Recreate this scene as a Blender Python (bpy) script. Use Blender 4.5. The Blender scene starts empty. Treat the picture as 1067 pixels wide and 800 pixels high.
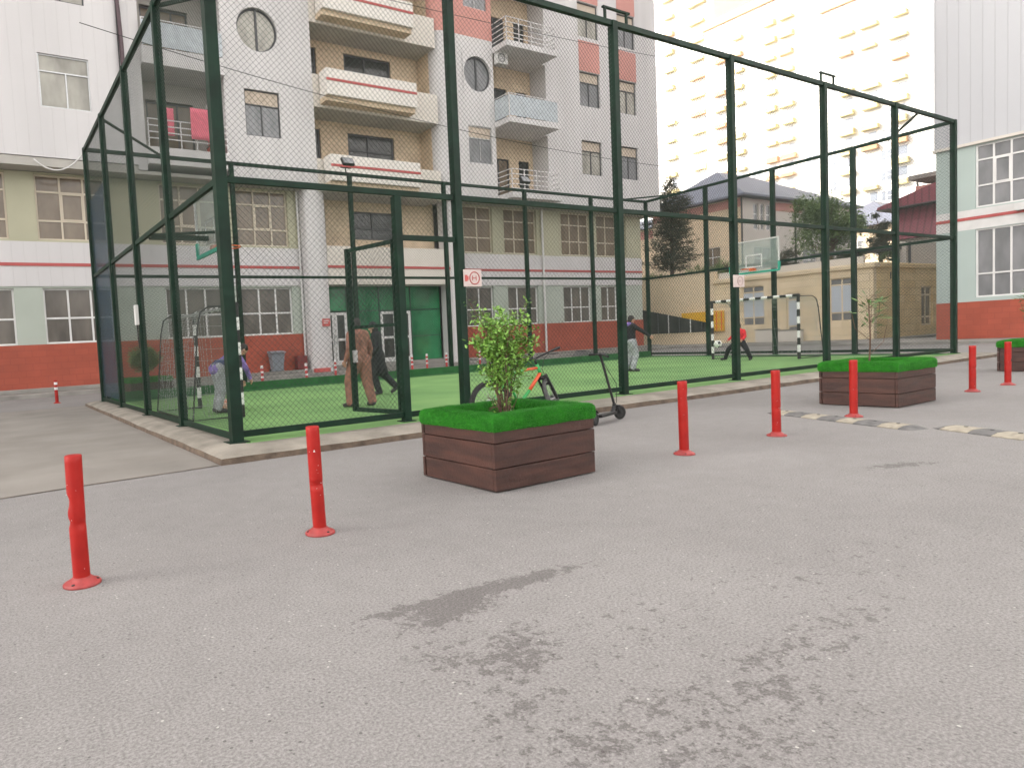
import bpy, bmesh, math, random
from mathutils import Vector, Matrix
R_ = math.radians
sc = bpy.context.scene
COL = sc.collection

# ------------------------------------------------------------------ camera
cd = bpy.data.cameras.new('camera'); cam = bpy.data.objects.new('camera', cd); COL.objects.link(cam)
def norm(v): return Vector(v).normalized()
cx_, cy_, f_ = 400.0, 399.0, 702.0
vx = norm((1581-cx_, -(295-cy_), -f_)); vy = Vector((-18-cx_, -(379-cy_), -f_)); vy = (vy - vx*vx.dot(vy)).normalized(); vz = vx.cross(vy)
cam.matrix_world = Matrix.Translation((0, 0, 1.35)) @ Matrix((vx, vy, vz)).to_4x4()
cd.lens = f_/1067*36; cd.sensor_width = 36; cd.sensor_fit = 'HORIZONTAL'
cd.shift_x = 133.5/1067; cd.shift_y = -1/1067
cd.clip_start = 0.05; cd.clip_end = 2000
sc.camera = cam

# ------------------------------------------------------------------ light
SUN_EL = R_(28); SX, SY = -0.8, 0.6
w = bpy.data.worlds.new('World'); sc.world = w; w.use_nodes = True
nt = w.node_tree; nt.nodes.clear()
sky = nt.nodes.new('ShaderNodeTexSky'); sky.sky_type = 'NISHITA'; sky.sun_disc = False
sky.sun_elevation = SUN_EL; sky.sun_rotation = math.atan2(SX, SY); sky.air_density = 1.0; sky.dust_density = 4.0; sky.ozone_density = 1.0
hs = nt.nodes.new('ShaderNodeHueSaturation'); hs.inputs['Saturation'].default_value = 0.10
bg = nt.nodes.new('ShaderNodeBackground'); bg.inputs['Strength'].default_value = 0.15
wo = nt.nodes.new('ShaderNodeOutputWorld')
tint = nt.nodes.new('ShaderNodeMix'); tint.data_type = 'RGBA'; tint.blend_type = 'MULTIPLY'; tint.inputs[0].default_value = 1; tint.inputs[7].default_value = (1.0, 0.965, 0.925, 1)
nt.links.new(sky.outputs[0], hs.inputs['Color']); nt.links.new(hs.outputs[0], tint.inputs[6]); nt.links.new(tint.outputs[2], bg.inputs['Color']); nt.links.new(bg.outputs[0], wo.inputs['Surface'])
sd = bpy.data.lights.new('sun', 'SUN'); sd.energy = 2.4; sd.angle = R_(0.5); sd.color = (1.0, 0.93, 0.82)
sun = bpy.data.objects.new('sun', sd); COL.objects.link(sun)
sdir = Vector((SX*math.cos(SUN_EL), SY*math.cos(SUN_EL), math.sin(SUN_EL)))
sun.rotation_euler = sdir.to_track_quat('Z', 'Y').to_euler()
sc.view_settings.view_transform = 'Standard'; sc.view_settings.look = 'None'
sc.view_settings.exposure = 2.3; sc.view_settings.gamma = 1
sc.cycles.max_bounces = 6; sc.cycles.transparent_max_bounces = 16

# ------------------------------------------------------------------ materials
def mat(name, col, rough=0.7, var=0.12, scale=3.0, bump=0.0, bscale=60.0, metal=0.0, col2=None, detail=6, spec=None, stretch=None):
    m = bpy.data.materials.new(name); m.use_nodes = True
    n = m.node_tree; L = n.links; b = n.nodes['Principled BSDF']
    b.inputs['Roughness'].default_value = rough; b.inputs['Metallic'].default_value = metal
    if spec is not None: b.inputs['Specular IOR Level'].default_value = spec
    tc = n.nodes.new('ShaderNodeTexCoord'); mp = n.nodes.new('ShaderNodeMapping'); L.new(tc.outputs['Object'], mp.inputs[0])
    if stretch: mp.inputs['Scale'].default_value = stretch
    nz = n.nodes.new('ShaderNodeTexNoise'); nz.inputs['Scale'].default_value = scale; nz.inputs['Detail'].default_value = detail
    L.new(mp.outputs[0], nz.inputs['Vector'])
    rp = n.nodes.new('ShaderNodeValToRGB'); rp.color_ramp.elements[0].position = 0.3; rp.color_ramp.elements[1].position = 0.7
    c = col
    c2 = col2 or tuple(min(1, x*(1+var)) for x in c)
    c1 = c if col2 else tuple(x*(1-var) for x in c)
    rp.color_ramp.elements[0].color = (*c1, 1); rp.color_ramp.elements[1].color = (*c2, 1)
    L.new(nz.outputs['Fac'], rp.inputs[0]); L.new(rp.outputs[0], b.inputs['Base Color'])
    if bump:
        n2 = n.nodes.new('ShaderNodeTexNoise'); n2.inputs['Scale'].default_value = bscale; n2.inputs['Detail'].default_value = 4
        L.new(tc.outputs['Object'], n2.inputs['Vector'])
        bp = n.nodes.new('ShaderNodeBump'); bp.inputs['Strength'].default_value = bump; bp.inputs['Distance'].default_value = 0.02
        L.new(n2.outputs['Fac'], bp.inputs['Height']); L.new(bp.outputs[0], b.inputs['Normal'])
    m['ramp'] = 1
    return m

def nodes_of(m): return m.node_tree, m.node_tree.nodes, m.node_tree.links, m.node_tree.nodes['Principled BSDF']
def mathn(n, op, a=None, b=None, c=None):
    x = n.nodes.new('ShaderNodeMath'); x.operation = op
    for i, v in enumerate((a, b, c)):
        if v is None: continue
        if isinstance(v, (int, float)): x.inputs[i].default_value = v
        else: n.links.new(v, x.inputs[i])
    return x.outputs[0]

def asphalt_material():
    m = bpy.data.materials.new('asphalt'); m.use_nodes = True
    n, N, L, b = nodes_of(m); b.inputs['Roughness'].default_value = 0.88; b.inputs['Specular IOR Level'].default_value = 0.3
    g = N.new('ShaderNodeNewGeometry'); pos = g.outputs['Position']
    sep = N.new('ShaderNodeSeparateXYZ'); L.new(pos, sep.inputs[0]); X, Y = sep.outputs[0], sep.outputs[1]
    def noise(s, d=4, r=0.5, off=None):
        z = N.new('ShaderNodeTexNoise'); z.inputs['Scale'].default_value = s; z.inputs['Detail'].default_value = d; z.inputs['Roughness'].default_value = r
        L.new(pos, z.inputs['Vector']); return z.outputs['Fac']
    big, mid, fine = noise(0.35, 5), noise(5, 5, 0.6), noise(75, 4, 0.8)
    # worn asphalt colour with large soft wear patches
    rp = N.new('ShaderNodeValToRGB'); e = rp.color_ramp.elements
    e[0].position = 0.32; e[0].color = (0.209, 0.197, 0.192, 1); e[1].position = 0.7; e[1].color = (0.252, 0.239, 0.233, 1)
    L.new(big, rp.inputs[0])
    f = mathn(n, 'MULTIPLY_ADD', fine, 2.4, c=-0.2)
    f2 = mathn(n, 'MULTIPLY_ADD', mid, 0.24, c=0.88)
    ff = mathn(n, 'MULTIPLY', f, f2)
    mx = N.new('ShaderNodeMix'); mx.data_type = 'RGBA'; mx.blend_type = 'MULTIPLY'; mx.inputs[0].default_value = 1
    L.new(rp.outputs[0], mx.inputs[6]); L.new(ff, mx.inputs[7])
    # pale and dark grit
    vo = N.new('ShaderNodeTexVoronoi'); vo.inputs['Scale'].default_value = 38; L.new(pos, vo.inputs['Vector'])
    sc_ = N.new('ShaderNodeSeparateColor'); L.new(vo.outputs['Color'], sc_.inputs[0])
    grit = mathn(n, 'MULTIPLY', mathn(n, 'GREATER_THAN', sc_.outputs[0], 0.972), mathn(n, 'LESS_THAN', vo.outputs['Distance'], 0.22))
    mg = N.new('ShaderNodeMix'); mg.data_type = 'RGBA'; L.new(mathn(n, 'MULTIPLY', grit, 0.75), mg.inputs[0]); L.new(mx.outputs[2], mg.inputs[6]); mg.inputs[7].default_value = (0.5, 0.48, 0.44, 1)
    dg = mathn(n, 'MULTIPLY', mathn(n, 'GREATER_THAN', sc_.outputs[1], 0.95), mathn(n, 'LESS_THAN', vo.outputs['Distance'], 0.25))
    md = N.new('ShaderNodeMix'); md.data_type = 'RGBA'; L.new(mathn(n, 'MULTIPLY', dg, 0.6), md.inputs[0]); L.new(mg.outputs[2], md.inputs[6]); md.inputs[7].default_value = (0.05, 0.047, 0.045, 1)
    # water stains: ellipses (x, y, rx, ry, angle, gain) broken up by noise
    sn = noise(14, 9, 0.70); sn2 = noise(48, 6, 0.7)
    brk = mathn(n, 'MULTIPLY_ADD', sn2, 0.45, mathn(n, 'MULTIPLY', sn, 1.0))
    brk = mathn(n, 'SUBTRACT', brk, 0.868)
    acc = None
    ST = [(2.20, 2.80, 0.62, 0.075, -4, 0.46), (1.93, 2.70, 0.32, 0.13, 8, 0.38), (1.86, 2.15, 0.34, 0.20, 30, 0.27), (1.62, 2.28, 0.2, 0.22, 0, 0.22), (1.62, 1.83, 0.3, 0.17, 0, 0.20),
          (1.66, 1.52, 0.42, 0.17, -20, 0.22), (2.05, 1.50, 0.5, 0.25, -10, 0.19), (2.42, 1.37, 0.3, 0.12, -20, 0.24), (2.75, 1.50, 0.55, 0.15, -8, 0.22), (3.2, 1.5, 0.5, 0.2, 0, 0.18), (2.5, 1.95, 0.9, 0.45, 0, 0.13), (3.7, 1.9, 1.0, 0.35, -20, 0.12),
          (7.05, 2.83, 0.42, 0.10, -20, 0.3), (5.2, 2.6, 0.8, 0.14, -25, 0.085), (4.6, 1.8, 1.1, 0.3, -15, 0.11), (1.95, 1.22, 0.6, 0.2, 0, 0.20)]
    for (sx, sy, rx, ry, an, gain) in ST:
        c, s = math.cos(R_(an)), math.sin(R_(an))
        dx, dy = mathn(n, 'SUBTRACT', X, sx), mathn(n, 'SUBTRACT', Y, sy)
        u = mathn(n, 'MULTIPLY', mathn(n, 'MULTIPLY_ADD', dx, c, mathn(n, 'MULTIPLY', dy, s)), 1/rx)
        v = mathn(n, 'MULTIPLY', mathn(n, 'MULTIPLY_ADD', dx, -s, mathn(n, 'MULTIPLY', dy, c)), 1/ry)
        r2 = mathn(n, 'MULTIPLY_ADD', u, u, mathn(n, 'MULTIPLY', v, v))
        k = mathn(n, 'MULTIPLY_ADD', mathn(n, 'POWER', 2.718, mathn(n, 'MULTIPLY', r2, -0.7)), gain, c=0)
        acc = k if acc is None else mathn(n, 'MAXIMUM', acc, k)
    st = mathn(n, 'ADD', acc, brk)
    rs = N.new('ShaderNodeMapRange'); rs.inputs[1].default_value = 0.055; rs.inputs[2].default_value = 0.10; L.new(st, rs.inputs[0])
    stain = mathn(n, 'MULTIPLY', rs.outputs[0], mathn(n, 'MULTIPLY_ADD', noise(90, 3, 0.8), 1.2, c=-0.13))
    mf = N.new('ShaderNodeMix'); mf.data_type = 'RGBA'; L.new(stain, mf.inputs[0]); L.new(md.outputs[2], mf.inputs[6]); mf.inputs[7].default_value = (0.050, 0.040, 0.039, 1)
    L.new(mf.outputs[2], b.inputs['Base Color'])
    bp = N.new('ShaderNodeBump'); bp.inputs['Strength'].default_value = 0.35; bp.inputs['Distance'].default_value = 0.006; L.new(fine, bp.inputs['Height']); L.new(bp.outputs[0], b.inputs['Normal'])
    return m

def ribbed(name, col, pitch, axis=0, dark=0.8, rough=0.5, width=0.06, var=0.05, bumpd=0.01, z_pitch=None):
    """flat cladding with fine dark joints every pitch metres along one axis"""
    m = mat(name, col, rough, var, 0.6, stretch=(1, 1, 0.15) if z_pitch is None else None)
    n, N, L, b = nodes_of(m)
    rp = [x for x in N if x.type == 'VALTORGB'][0]; tc = [x for x in N if x.type == 'TEX_COORD'][0]
    sep = N.new('ShaderNodeSeparateXYZ'); L.new(tc.outputs['Object'], sep.inputs[0])
    def joint(ax, p):
        fr = mathn(n, 'FRACT', mathn(n, 'MULTIPLY', sep.outputs[ax], 1/p)); return mathn(n, 'LESS_THAN', fr, width)
    j = joint(axis, pitch)
    if z_pitch: j = mathn(n, 'MAXIMUM', j, joint(2, z_pitch))
    mx = N.new('ShaderNodeMix'); mx.data_type = 'RGBA'; mx.blend_type = 'MULTIPLY'; L.new(j, mx.inputs[0]); L.new(rp.outputs[0], mx.inputs[6]); mx.inputs[7].default_value = (dark, dark, dark, 1)
    L.new(mx.outputs[2], b.inputs['Base Color'])
    bp = N.new('ShaderNodeBump'); bp.invert = True; bp.inputs['Distance'].default_value = bumpd; bp.inputs['Strength'].default_value = 0.6; L.new(j, bp.inputs['Height']); L.new(bp.outputs[0], b.inputs['Normal'])
    return m

def brickish(name, c1, c2, mortar, sx, sz, rough=0.8, ux='x'):
    m = bpy.data.materials.new(name); m.use_nodes = True
    n, N, L, b = nodes_of(m); b.inputs['Roughness'].default_value = rough
    tc = N.new('ShaderNodeTexCoord'); sep = N.new('ShaderNodeSeparateXYZ'); L.new(tc.outputs['Object'], sep.inputs[0])
    cb = N.new('ShaderNodeCombineXYZ'); L.new(mathn(n, 'ADD', sep.outputs[0], sep.outputs[1]), cb.inputs[0]); L.new(sep.outputs[2], cb.inputs[1])
    br = N.new('ShaderNodeTexBrick'); L.new(cb.outputs[0], br.inputs['Vector']); br.inputs['Scale'].default_value = 1
    br.inputs['Brick Width'].default_value = sx; br.inputs['Row Height'].default_value = sz; br.inputs['Mortar Size'].default_value = 0.012
    br.inputs['Color1'].default_value = (*c1, 1); br.inputs['Color2'].default_value = (*c2, 1); br.inputs['Mortar'].default_value = (*mortar, 1)
    nz = N.new('ShaderNodeTexNoise'); nz.inputs['Scale'].default_value = 1.3; nz.inputs['Detail'].default_value = 8; L.new(tc.outputs['Object'], nz.inputs['Vector'])
    mx = N.new('ShaderNodeMix'); mx.data_type = 'RGBA'; mx.blend_type = 'MULTIPLY'; mx.inputs[0].default_value = 1
    L.new(br.outputs[0], mx.inputs[6]); L.new(mathn(n, 'MULTIPLY_ADD', nz.outputs['Fac'], 0.5, c=0.75), mx.inputs[7]); L.new(mx.outputs[2], b.inputs['Base Color'])
    return m

def pane_mat(name, c1, c2, rough=0.12, scale=(1.2, 1.2, 0.5)):
    m = mat(name, c1, rough, 0, 1.4, col2=c2, detail=3, stretch=scale, spec=0.5)
    return m

def turf_mat(name, c1, c2, s=2.0, bump=0.8):
    m = mat(name, c1, 0.85, 0, s, bump=bump, bscale=160, col2=c2, detail=10, spec=0.2)
    return m

M = {}
M['asphalt'] = asphalt_material()
M['concrete'] = mat('concrete', (0.26, 0.245, 0.225), 0.9, 0.22, 1.6, 0.4, 90, detail=10)
M['apron'] = mat('apron_concrete', (0.235, 0.215, 0.193), 0.9, 0.16, 0.9, 0.3, 120, detail=12)
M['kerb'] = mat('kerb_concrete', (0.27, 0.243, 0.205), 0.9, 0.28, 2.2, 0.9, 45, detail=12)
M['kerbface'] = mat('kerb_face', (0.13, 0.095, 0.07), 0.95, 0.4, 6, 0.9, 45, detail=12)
M['turf'] = turf_mat('pitch_turf', (0.155, 0.31, 0.11), (0.24, 0.43, 0.155), 0.5)
M['turfedge'] = turf_mat('dark_turf_strip', (0.025, 0.11, 0.035), (0.04, 0.16, 0.05), 3)
M['rim'] = turf_mat('rim_turf', (0.012, 0.13, 0.007), (0.028, 0.24, 0.014), 9, 1.0)
M['blade'] = mat('turf_blade', (0.014, 0.15, 0.008), 0.7, 0, 30, col2=(0.05, 0.34, 0.02), detail=2)
M['line'] = mat('line_paint', (0.55, 0.6, 0.5), 0.8, 0.2, 8)
M['cage'] = mat('cage_green_paint', (0.0045, 0.022, 0.012), 0.55, 0.35, 4, spec=0.22)
M['wire'] = mat('mesh_wire', (0.018, 0.034, 0.027), 0.5, 0.2, 4)
M['wirefine'] = mat('fine_net', (0.10, 0.17, 0.16), 0.6, 0.2, 4)
M['red'] = mat('bollard_red', (0.29, 0.005, 0.003), 0.5, 0, 7, 0.10, 30, col2=(0.38, 0.012, 0.007), detail=10, spec=0.3)
M['flange'] = mat('flange_red', (0.33, 0.04, 0.038), 0.5, 0.25, 16)
M['wood'] = mat('planter_board', (0.026, 0.0085, 0.0055), 0.62, 0.0, 2.2, 0.35, 40, col2=(0.072, 0.026, 0.017), stretch=(1, 1, 7), detail=9)
M['soil'] = mat('soil', (0.035, 0.022, 0.014), 0.95, 0.5, 14, 1.0, 60)
M['bark'] = mat('bark', (0.12, 0.07, 0.045), 0.9, 0.35, 20, 0.6, 60)
M['leaf'] = mat('leaf_green', (0.09, 0.22, 0.03), 0.5, 0, 14, col2=(0.26, 0.46, 0.08), detail=2)
M['leaflong'] = mat('long_leaf', (0.06, 0.14, 0.03), 0.5, 0, 9, col2=(0.13, 0.22, 0.06), detail=2)
M['leafdark'] = mat('tree_leaf', (0.09, 0.15, 0.04), 0.6, 0, 1.5, col2=(0.22, 0.32, 0.10), detail=4)
M['needle'] = mat('needle', (0.045, 0.055, 0.030), 0.7, 0, 2.0, col2=(0.12, 0.10, 0.055), detail=4)
M['black'] = mat('black_plastic', (0.012, 0.012, 0.013), 0.45, 0.3, 20)
M['tyre'] = mat('tyre_rubber', (0.02, 0.02, 0.02), 0.85, 0.3, 30, 0.5, 200)
M['tyregrey'] = mat('dusty_tyre', (0.075, 0.075, 0.075), 0.85, 0.3, 30, 0.5, 200)
M['steel'] = mat('steel', (0.45, 0.45, 0.45), 0.35, 0.1, 20, metal=0.9)
M['bikeorange'] = mat('bike_orange', (0.62, 0.085, 0.025), 0.3, 0.06, 10)
M['bikegreen'] = mat('bike_green', (0.03, 0.30, 0.07), 0.3, 0.06, 10)
M['white'] = mat('white_paint', (0.62, 0.61, 0.60), 0.6, 0.08, 2)
M['frame'] = mat('white_frame', (0.70, 0.69, 0.68), 0.45, 0.06, 2)
M['framecream'] = mat('cream_frame', (0.55, 0.48, 0.38), 0.5, 0.08, 2)
M['framedark'] = mat('dark_frame', (0.06, 0.06, 0.065), 0.45, 0.1, 2)
M['cladding'] = ribbed('ribbed_cladding', (0.585, 0.565, 0.57), 0.42, 0, 0.955, width=0.07, var=0.045)
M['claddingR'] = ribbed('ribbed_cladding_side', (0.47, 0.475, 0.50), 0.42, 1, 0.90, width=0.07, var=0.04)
M['render'] = mat('painted_render', (0.58, 0.56, 0.56), 0.75, 0.085, 0.9, 0.15, 30, detail=10, stretch=(1, 1, 0.12))
M['coral'] = mat('coral_render', (0.53, 0.25, 0.215), 0.75, 0.08, 0.5, 0.1, 30)
M['cream'] = mat('cream_render', (0.62, 0.575, 0.52), 0.75, 0.06, 0.5, 0.1, 30)
M['creambox'] = ribbed('balcony_parapet', (0.66, 0.625, 0.58), 1.2, 0, 0.85, width=0.012, var=0.04)
M['beigetile'] = brickish('beige_tile', (0.56, 0.44, 0.31), (0.61, 0.49, 0.35), (0.45, 0.36, 0.27), 0.6, 0.3)
M['mint'] = mat('mint_panel', (0.40, 0.44, 0.385), 0.6, 0.08, 0.4, detail=8)
M['mintreflect'] = mat('mint_panel_reflect_tint', (0.42, 0.405, 0.29), 0.6, 0.09, 0.4, detail=8)  # mint panel with a yellow-green reflected tint put into its colour
M['mintR'] = mat('mint_panel_cool', (0.40, 0.475, 0.45), 0.6, 0.06, 0.4, detail=8)
M['redwall'] = brickish('red_wall', (0.33, 0.064, 0.034), (0.37, 0.074, 0.040), (0.30, 0.058, 0.033), 0.5, 0.25, 0.7)
M['stripe'] = mat('red_stripe', (0.42, 0.08, 0.075), 0.6, 0.08, 2)
M['soffit'] = mat('soffit', (0.42, 0.40, 0.37), 0.8, 0.1, 1)
M['pane'] = pane_mat('window_pane', (0.085, 0.075, 0.066), (0.17, 0.15, 0.13))
M['panewarm'] = pane_mat('window_pane_warm', (0.135, 0.10, 0.068), (0.22, 0.17, 0.12))
M['panepale'] = pane_mat('window_pane_pale', (0.25, 0.24, 0.21), (0.45, 0.43, 0.38), 0.15)
M['panegrey'] = pane_mat('window_pane_grey', (0.16, 0.165, 0.17), (0.26, 0.26, 0.27), 0.15)
M['blind'] = mat('blind', (0.50, 0.42, 0.34), 0.8, 0.12, 3)
M['panedark'] = pane_mat('window_pane_dark', (0.02, 0.022, 0.022), (0.06, 0.062, 0.06))
M['greenglass'] = pane_mat('green_glass', (0.012, 0.10, 0.04), (0.035, 0.28, 0.11), 0.06, (0.5, 0.5, 0.5))
M['rail'] = mat('white_rail', (0.62, 0.60, 0.60), 0.5, 0.06, 3)
M['blueglass'] = mat('pale_blue_panel', (0.44, 0.48, 0.51), 0.25, 0.12, 3)
M['pipebrown'] = mat('brown_pipe', (0.08, 0.045, 0.055), 0.5, 0.2, 3)
M['bin'] = mat('grey_bin', (0.20, 0.22, 0.25), 0.5, 0.1, 6)
M['pink'] = mat('pink_cloth', (0.72, 0.16, 0.22), 0.9, 0.12, 6)
M['darkred'] = mat('dark_red', (0.16, 0.02, 0.02), 0.6, 0.2, 6)
M['teal'] = mat('teal_paint', (0.02, 0.36, 0.25), 0.5, 0.1, 6)
M['board'] = mat('backboard', (0.42, 0.50, 0.47), 0.25, 0.1, 4)
M['net'] = mat('net_cord', (0.33, 0.34, 0.33), 0.8, 0.1, 6)
M['blackpaint'] = mat('black_paint', (0.015, 0.015, 0.015), 0.5, 0.2, 6)
M['whitepaint'] = mat('white_gloss', (0.75, 0.75, 0.74), 0.4, 0.06, 6)
M['orange'] = mat('orange_paint', (0.7, 0.13, 0.03), 0.5, 0.1, 6)
M['sign'] = mat('sign_white', (0.60, 0.50, 0.47), 0.5, 0.06, 10)
M['signred'] = mat('sign_red', (0.55, 0.10, 0.09), 0.5, 0.1, 10)
M['pinkred'] = mat('cone_red', (0.50, 0.04, 0.04), 0.5, 0.1, 10)
M['rubber'] = mat('bump_rubber', (0.14, 0.136, 0.134), 0.85, 0.3, 9, 0.5, 90)
M['bumpcream'] = mat('bump_cream', (0.32, 0.285, 0.225), 0.75, 0.22, 12, 0.4, 90)
M['yellowstone'] = brickish('yellow_stone', (0.72, 0.52, 0.26), (0.78, 0.60, 0.33), (0.45, 0.33, 0.19), 1.4, 0.42)
M['beigestone'] = brickish('beige_stone', (0.70, 0.57, 0.38), (0.77, 0.64, 0.45), (0.45, 0.36, 0.26), 1.4, 0.42)
M['creamwall'] = mat('cream_wall', (0.73, 0.59, 0.42), 0.85, 0.07, 0.4, detail=8)
M['slate'] = ribbed('slate_roof', (0.145, 0.155, 0.205), 0.6, 1, 0.85, 0.6, width=0.1)
M['metalred'] = ribbed('red_metal_roof', (0.24, 0.045, 0.07), 0.45, 1, 0.6, 0.5, width=0.25, bumpd=0.04)
M['towerwall'] = mat('tower_wall', (0.74, 0.72, 0.68), 0.8, 0.04, 0.1)
M['towerbal'] = mat('tower_balcony', (0.50, 0.43, 0.22), 0.8, 0.14, 0.3)
M['towerorange'] = mat('tower_balcony_orange', (0.50, 0.29, 0.15), 0.8, 0.14, 0.3)
M['towerwin'] = mat('tower_window', (0.12, 0.14, 0.18), 0.3, 0.2, 0.3)
M['yellow'] = mat('yellow_panel', (0.75, 0.42, 0.02), 0.5, 0.1, 1)
M['skin'] = mat('skin', (0.48, 0.27, 0.19), 0.55, 0.06, 10)
M['skindark'] = mat('skin_tan', (0.36, 0.19, 0.13), 0.55, 0.06, 10)
M['hair'] = mat('dark_hair', (0.018, 0.014, 0.012), 0.6, 0.3, 40)
M['purple'] = mat('purple_knit', (0.22, 0.15, 0.42), 0.9, 0.38, 9, 0.9, 14)
M['navy'] = mat('navy_cloth', (0.035, 0.05, 0.12), 0.9, 0.38, 9, 0.9, 14)
M['greycloth'] = mat('grey_cloth', (0.30, 0.31, 0.33), 0.9, 0.38, 7, 0.9, 14)
M['brown'] = mat('brown_cloth', (0.25, 0.115, 0.085), 0.9, 0.38, 7, 0.9, 14)
M['blackcloth'] = mat('black_cloth', (0.012, 0.012, 0.016), 0.9, 0.3, 7)
M['redcloth'] = mat('red_cloth', (0.62, 0.02, 0.03), 0.85, 0.38, 7, 0.9, 14)
M['shoe'] = mat('dark_shoe', (0.03, 0.025, 0.03), 0.6, 0.3, 9)
M['ball'] = mat('ball_skin', (0.72, 0.72, 0.70), 0.5, 0.05, 9)
M['ballpink'] = mat('ball_pink', (0.65, 0.38, 0.32), 0.5, 0.05, 9)
def tarp():
    m = bpy.data.materials.new('blue_sheet'); m.use_nodes = True
    n, N, L, b = nodes_of(m); b.inputs['Base Color'].default_value = (0.10, 0.20, 0.34, 1); b.inputs['Roughness'].default_value = 0.2; b.inputs['Alpha'].default_value = 0.42
    return m
M['tarp'] = tarp()
M['board'].node_tree.nodes['Principled BSDF'].inputs['Alpha'].default_value = 0.3

# ------------------------------------------------------------------ mesh builder
class MB:
    def __init__(s): s.v = []; s.f = []; s.m = []
    def add(s, vs, fs, mi=0):
        o = len(s.v); s.v += [tuple(v) for v in vs]; s.f += [tuple(i+o for i in f) for f in fs]; s.m += [mi]*len(fs)
    def box(s, x0, x1, y0, y1, z0, z1, mi=0, mtx=None):
        vs = [Vector(p) for p in ((x0,y0,z0),(x1,y0,z0),(x1,y1,z0),(x0,y1,z0),(x0,y0,z1),(x1,y0,z1),(x1,y1,z1),(x0,y1,z1))]
        if mtx: vs = [mtx @ v for v in vs]
        s.add(vs, [(0,3,2,1),(4,5,6,7),(0,1,5,4),(1,2,6,5),(2,3,7,6),(3,0,4,7)], mi)
    def prism(s, pts, ext, mi=0):
        """closed polygon pts (3D, planar) extruded by vector ext"""
        n = len(pts); e = Vector(ext); a = [Vector(p) for p in pts]; nrm = Vector((0, 0, 0))
        for i in range(n): nrm += a[i].cross(a[(i+1) % n])
        if nrm.dot(e) > 0: a.reverse()
        s.add(a + [p+e for p in a], [tuple(range(n)), tuple(range(2*n-1, n-1, -1))] + [(i, n+i, n+(i+1) % n, (i+1) % n) for i in range(n)], mi)
    def tube(s, pts, r, n=8, mi=0, cap=True, rs=None):
        pts = [Vector(p) for p in pts]; k = len(pts); rs = rs or [r]*k
        closed = False; vs = []; fs = []; prev = None
        for i, p in enumerate(pts):
            d = (pts[min(i+1, k-1)] - pts[max(i-1, 0)]).normalized()
            if prev is None: a = d.orthogonal().normalized()
            else: a = (prev - d*prev.dot(d)); a = a.normalized() if a.length > 1e-6 else d.orthogonal().normalized()
            prev = a; b = d.cross(a)
            for j in range(n):
                t = 2*math.pi*j/n; vs.append(p + a*math.cos(t)*rs[i] + b*math.sin(t)*rs[i])
        for i in range(k-1):
            for j in range(n): fs.append((i*n+j, i*n+(j+1) % n, (i+1)*n+(j+1) % n, (i+1)*n+j))
        if cap: fs.append(tuple(reversed(range(n)))); fs.append(tuple(range((k-1)*n, k*n)))
        s.add(vs, fs, mi)
    def bar(s, a, b, wx, wy=None, up=(0, 0, 1), mi=0):
        """rectangular bar from a to b; wx across, wy along up"""
        wy = wy or wx; a, b = Vector(a), Vector(b); d = (b-a).normalized(); u = Vector(up)
        if abs(d.dot(u)) > 0.99: u = Vector((1, 0, 0))
        sd_ = d.cross(u).normalized(); u2 = sd_.cross(d)
        q = [sd_*i*wx/2 + u2*j*wy/2 for i, j in ((-1,-1),(1,-1),(1,1),(-1,1))]
        s.add([a+x for x in q] + [b+x for x in q], [(0,1,2,3),(7,6,5,4),(0,4,5,1),(1,5,6,2),(2,6,7,3),(3,7,4,0)], mi)
    def lathe(s, prof, n=16, c=(0, 0, 0), mi=0, mtx=None):
        c = Vector(c); vs = []; fs = []
        for r, z in prof:
            for j in range(n):
                t = 2*math.pi*j/n; v = c + Vector((r*math.cos(t), r*math.sin(t), z)); vs.append(mtx @ v if mtx else v)
        for i in range(len(prof)-1):
            for j in range(n): fs.append((i*n+j, i*n+(j+1) % n, (i+1)*n+(j+1) % n, (i+1)*n+j))
        fs.append(tuple(reversed(range(n)))); fs.append(tuple(range((len(prof)-1)*n, len(prof)*n)))
        s.add(vs, fs, mi)
    def torus(s, c, R, r, axis=(0, 1, 0), n=32, m=8, mi=0):
        c = Vector(c); ax = Vector(axis).normalized(); a = ax.orthogonal().normalized(); b = ax.cross(a); vs = []; fs = []
        for i in range(n):
            t = 2*math.pi*i/n; d = a*math.cos(t)+b*math.sin(t)
            for j in range(m):
                u = 2*math.pi*j/m; vs.append(c + d*(R+r*math.cos(u)) + ax*r*math.sin(u))
        for i in range(n):
            for j in range(m): fs.append((i*m+j, ((i+1) % n)*m+j, ((i+1) % n)*m+(j+1) % m, i*m+(j+1) % m))
        s.add(vs, fs, mi)
    def ball(s, c, rx, ry=None, rz=None, n=16, m=10, mi=0, mtx=None):
        ry = ry or rx; rz = rz or rx; c = Vector(c); vs = []; fs = []
        vs.append(Vector((0, 0, -rz)))
        for i in range(1, m):
            p = math.pi*i/m - math.pi/2
            for j in range(n):
                t = 2*math.pi*j/n; vs.append(Vector((rx*math.cos(p)*math.cos(t), ry*math.cos(p)*math.sin(t), rz*math.sin(p))))
        vs.append(Vector((0, 0, rz)))
        for j in range(n): fs.append((0, 1+(j+1) % n, 1+j)); fs.append((len(vs)-1, 1+(m-2)*n+j, 1+(m-2)*n+(j+1) % n))
        for i in range(m-2):
            for j in range(n): fs.append((1+i*n+j, 1+i*n+(j+1) % n, 1+(i+1)*n+(j+1) % n, 1+(i+1)*n+j))
        vs = [(mtx @ v if mtx else v) + c for v in vs]
        s.add(vs, fs, mi)
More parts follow.
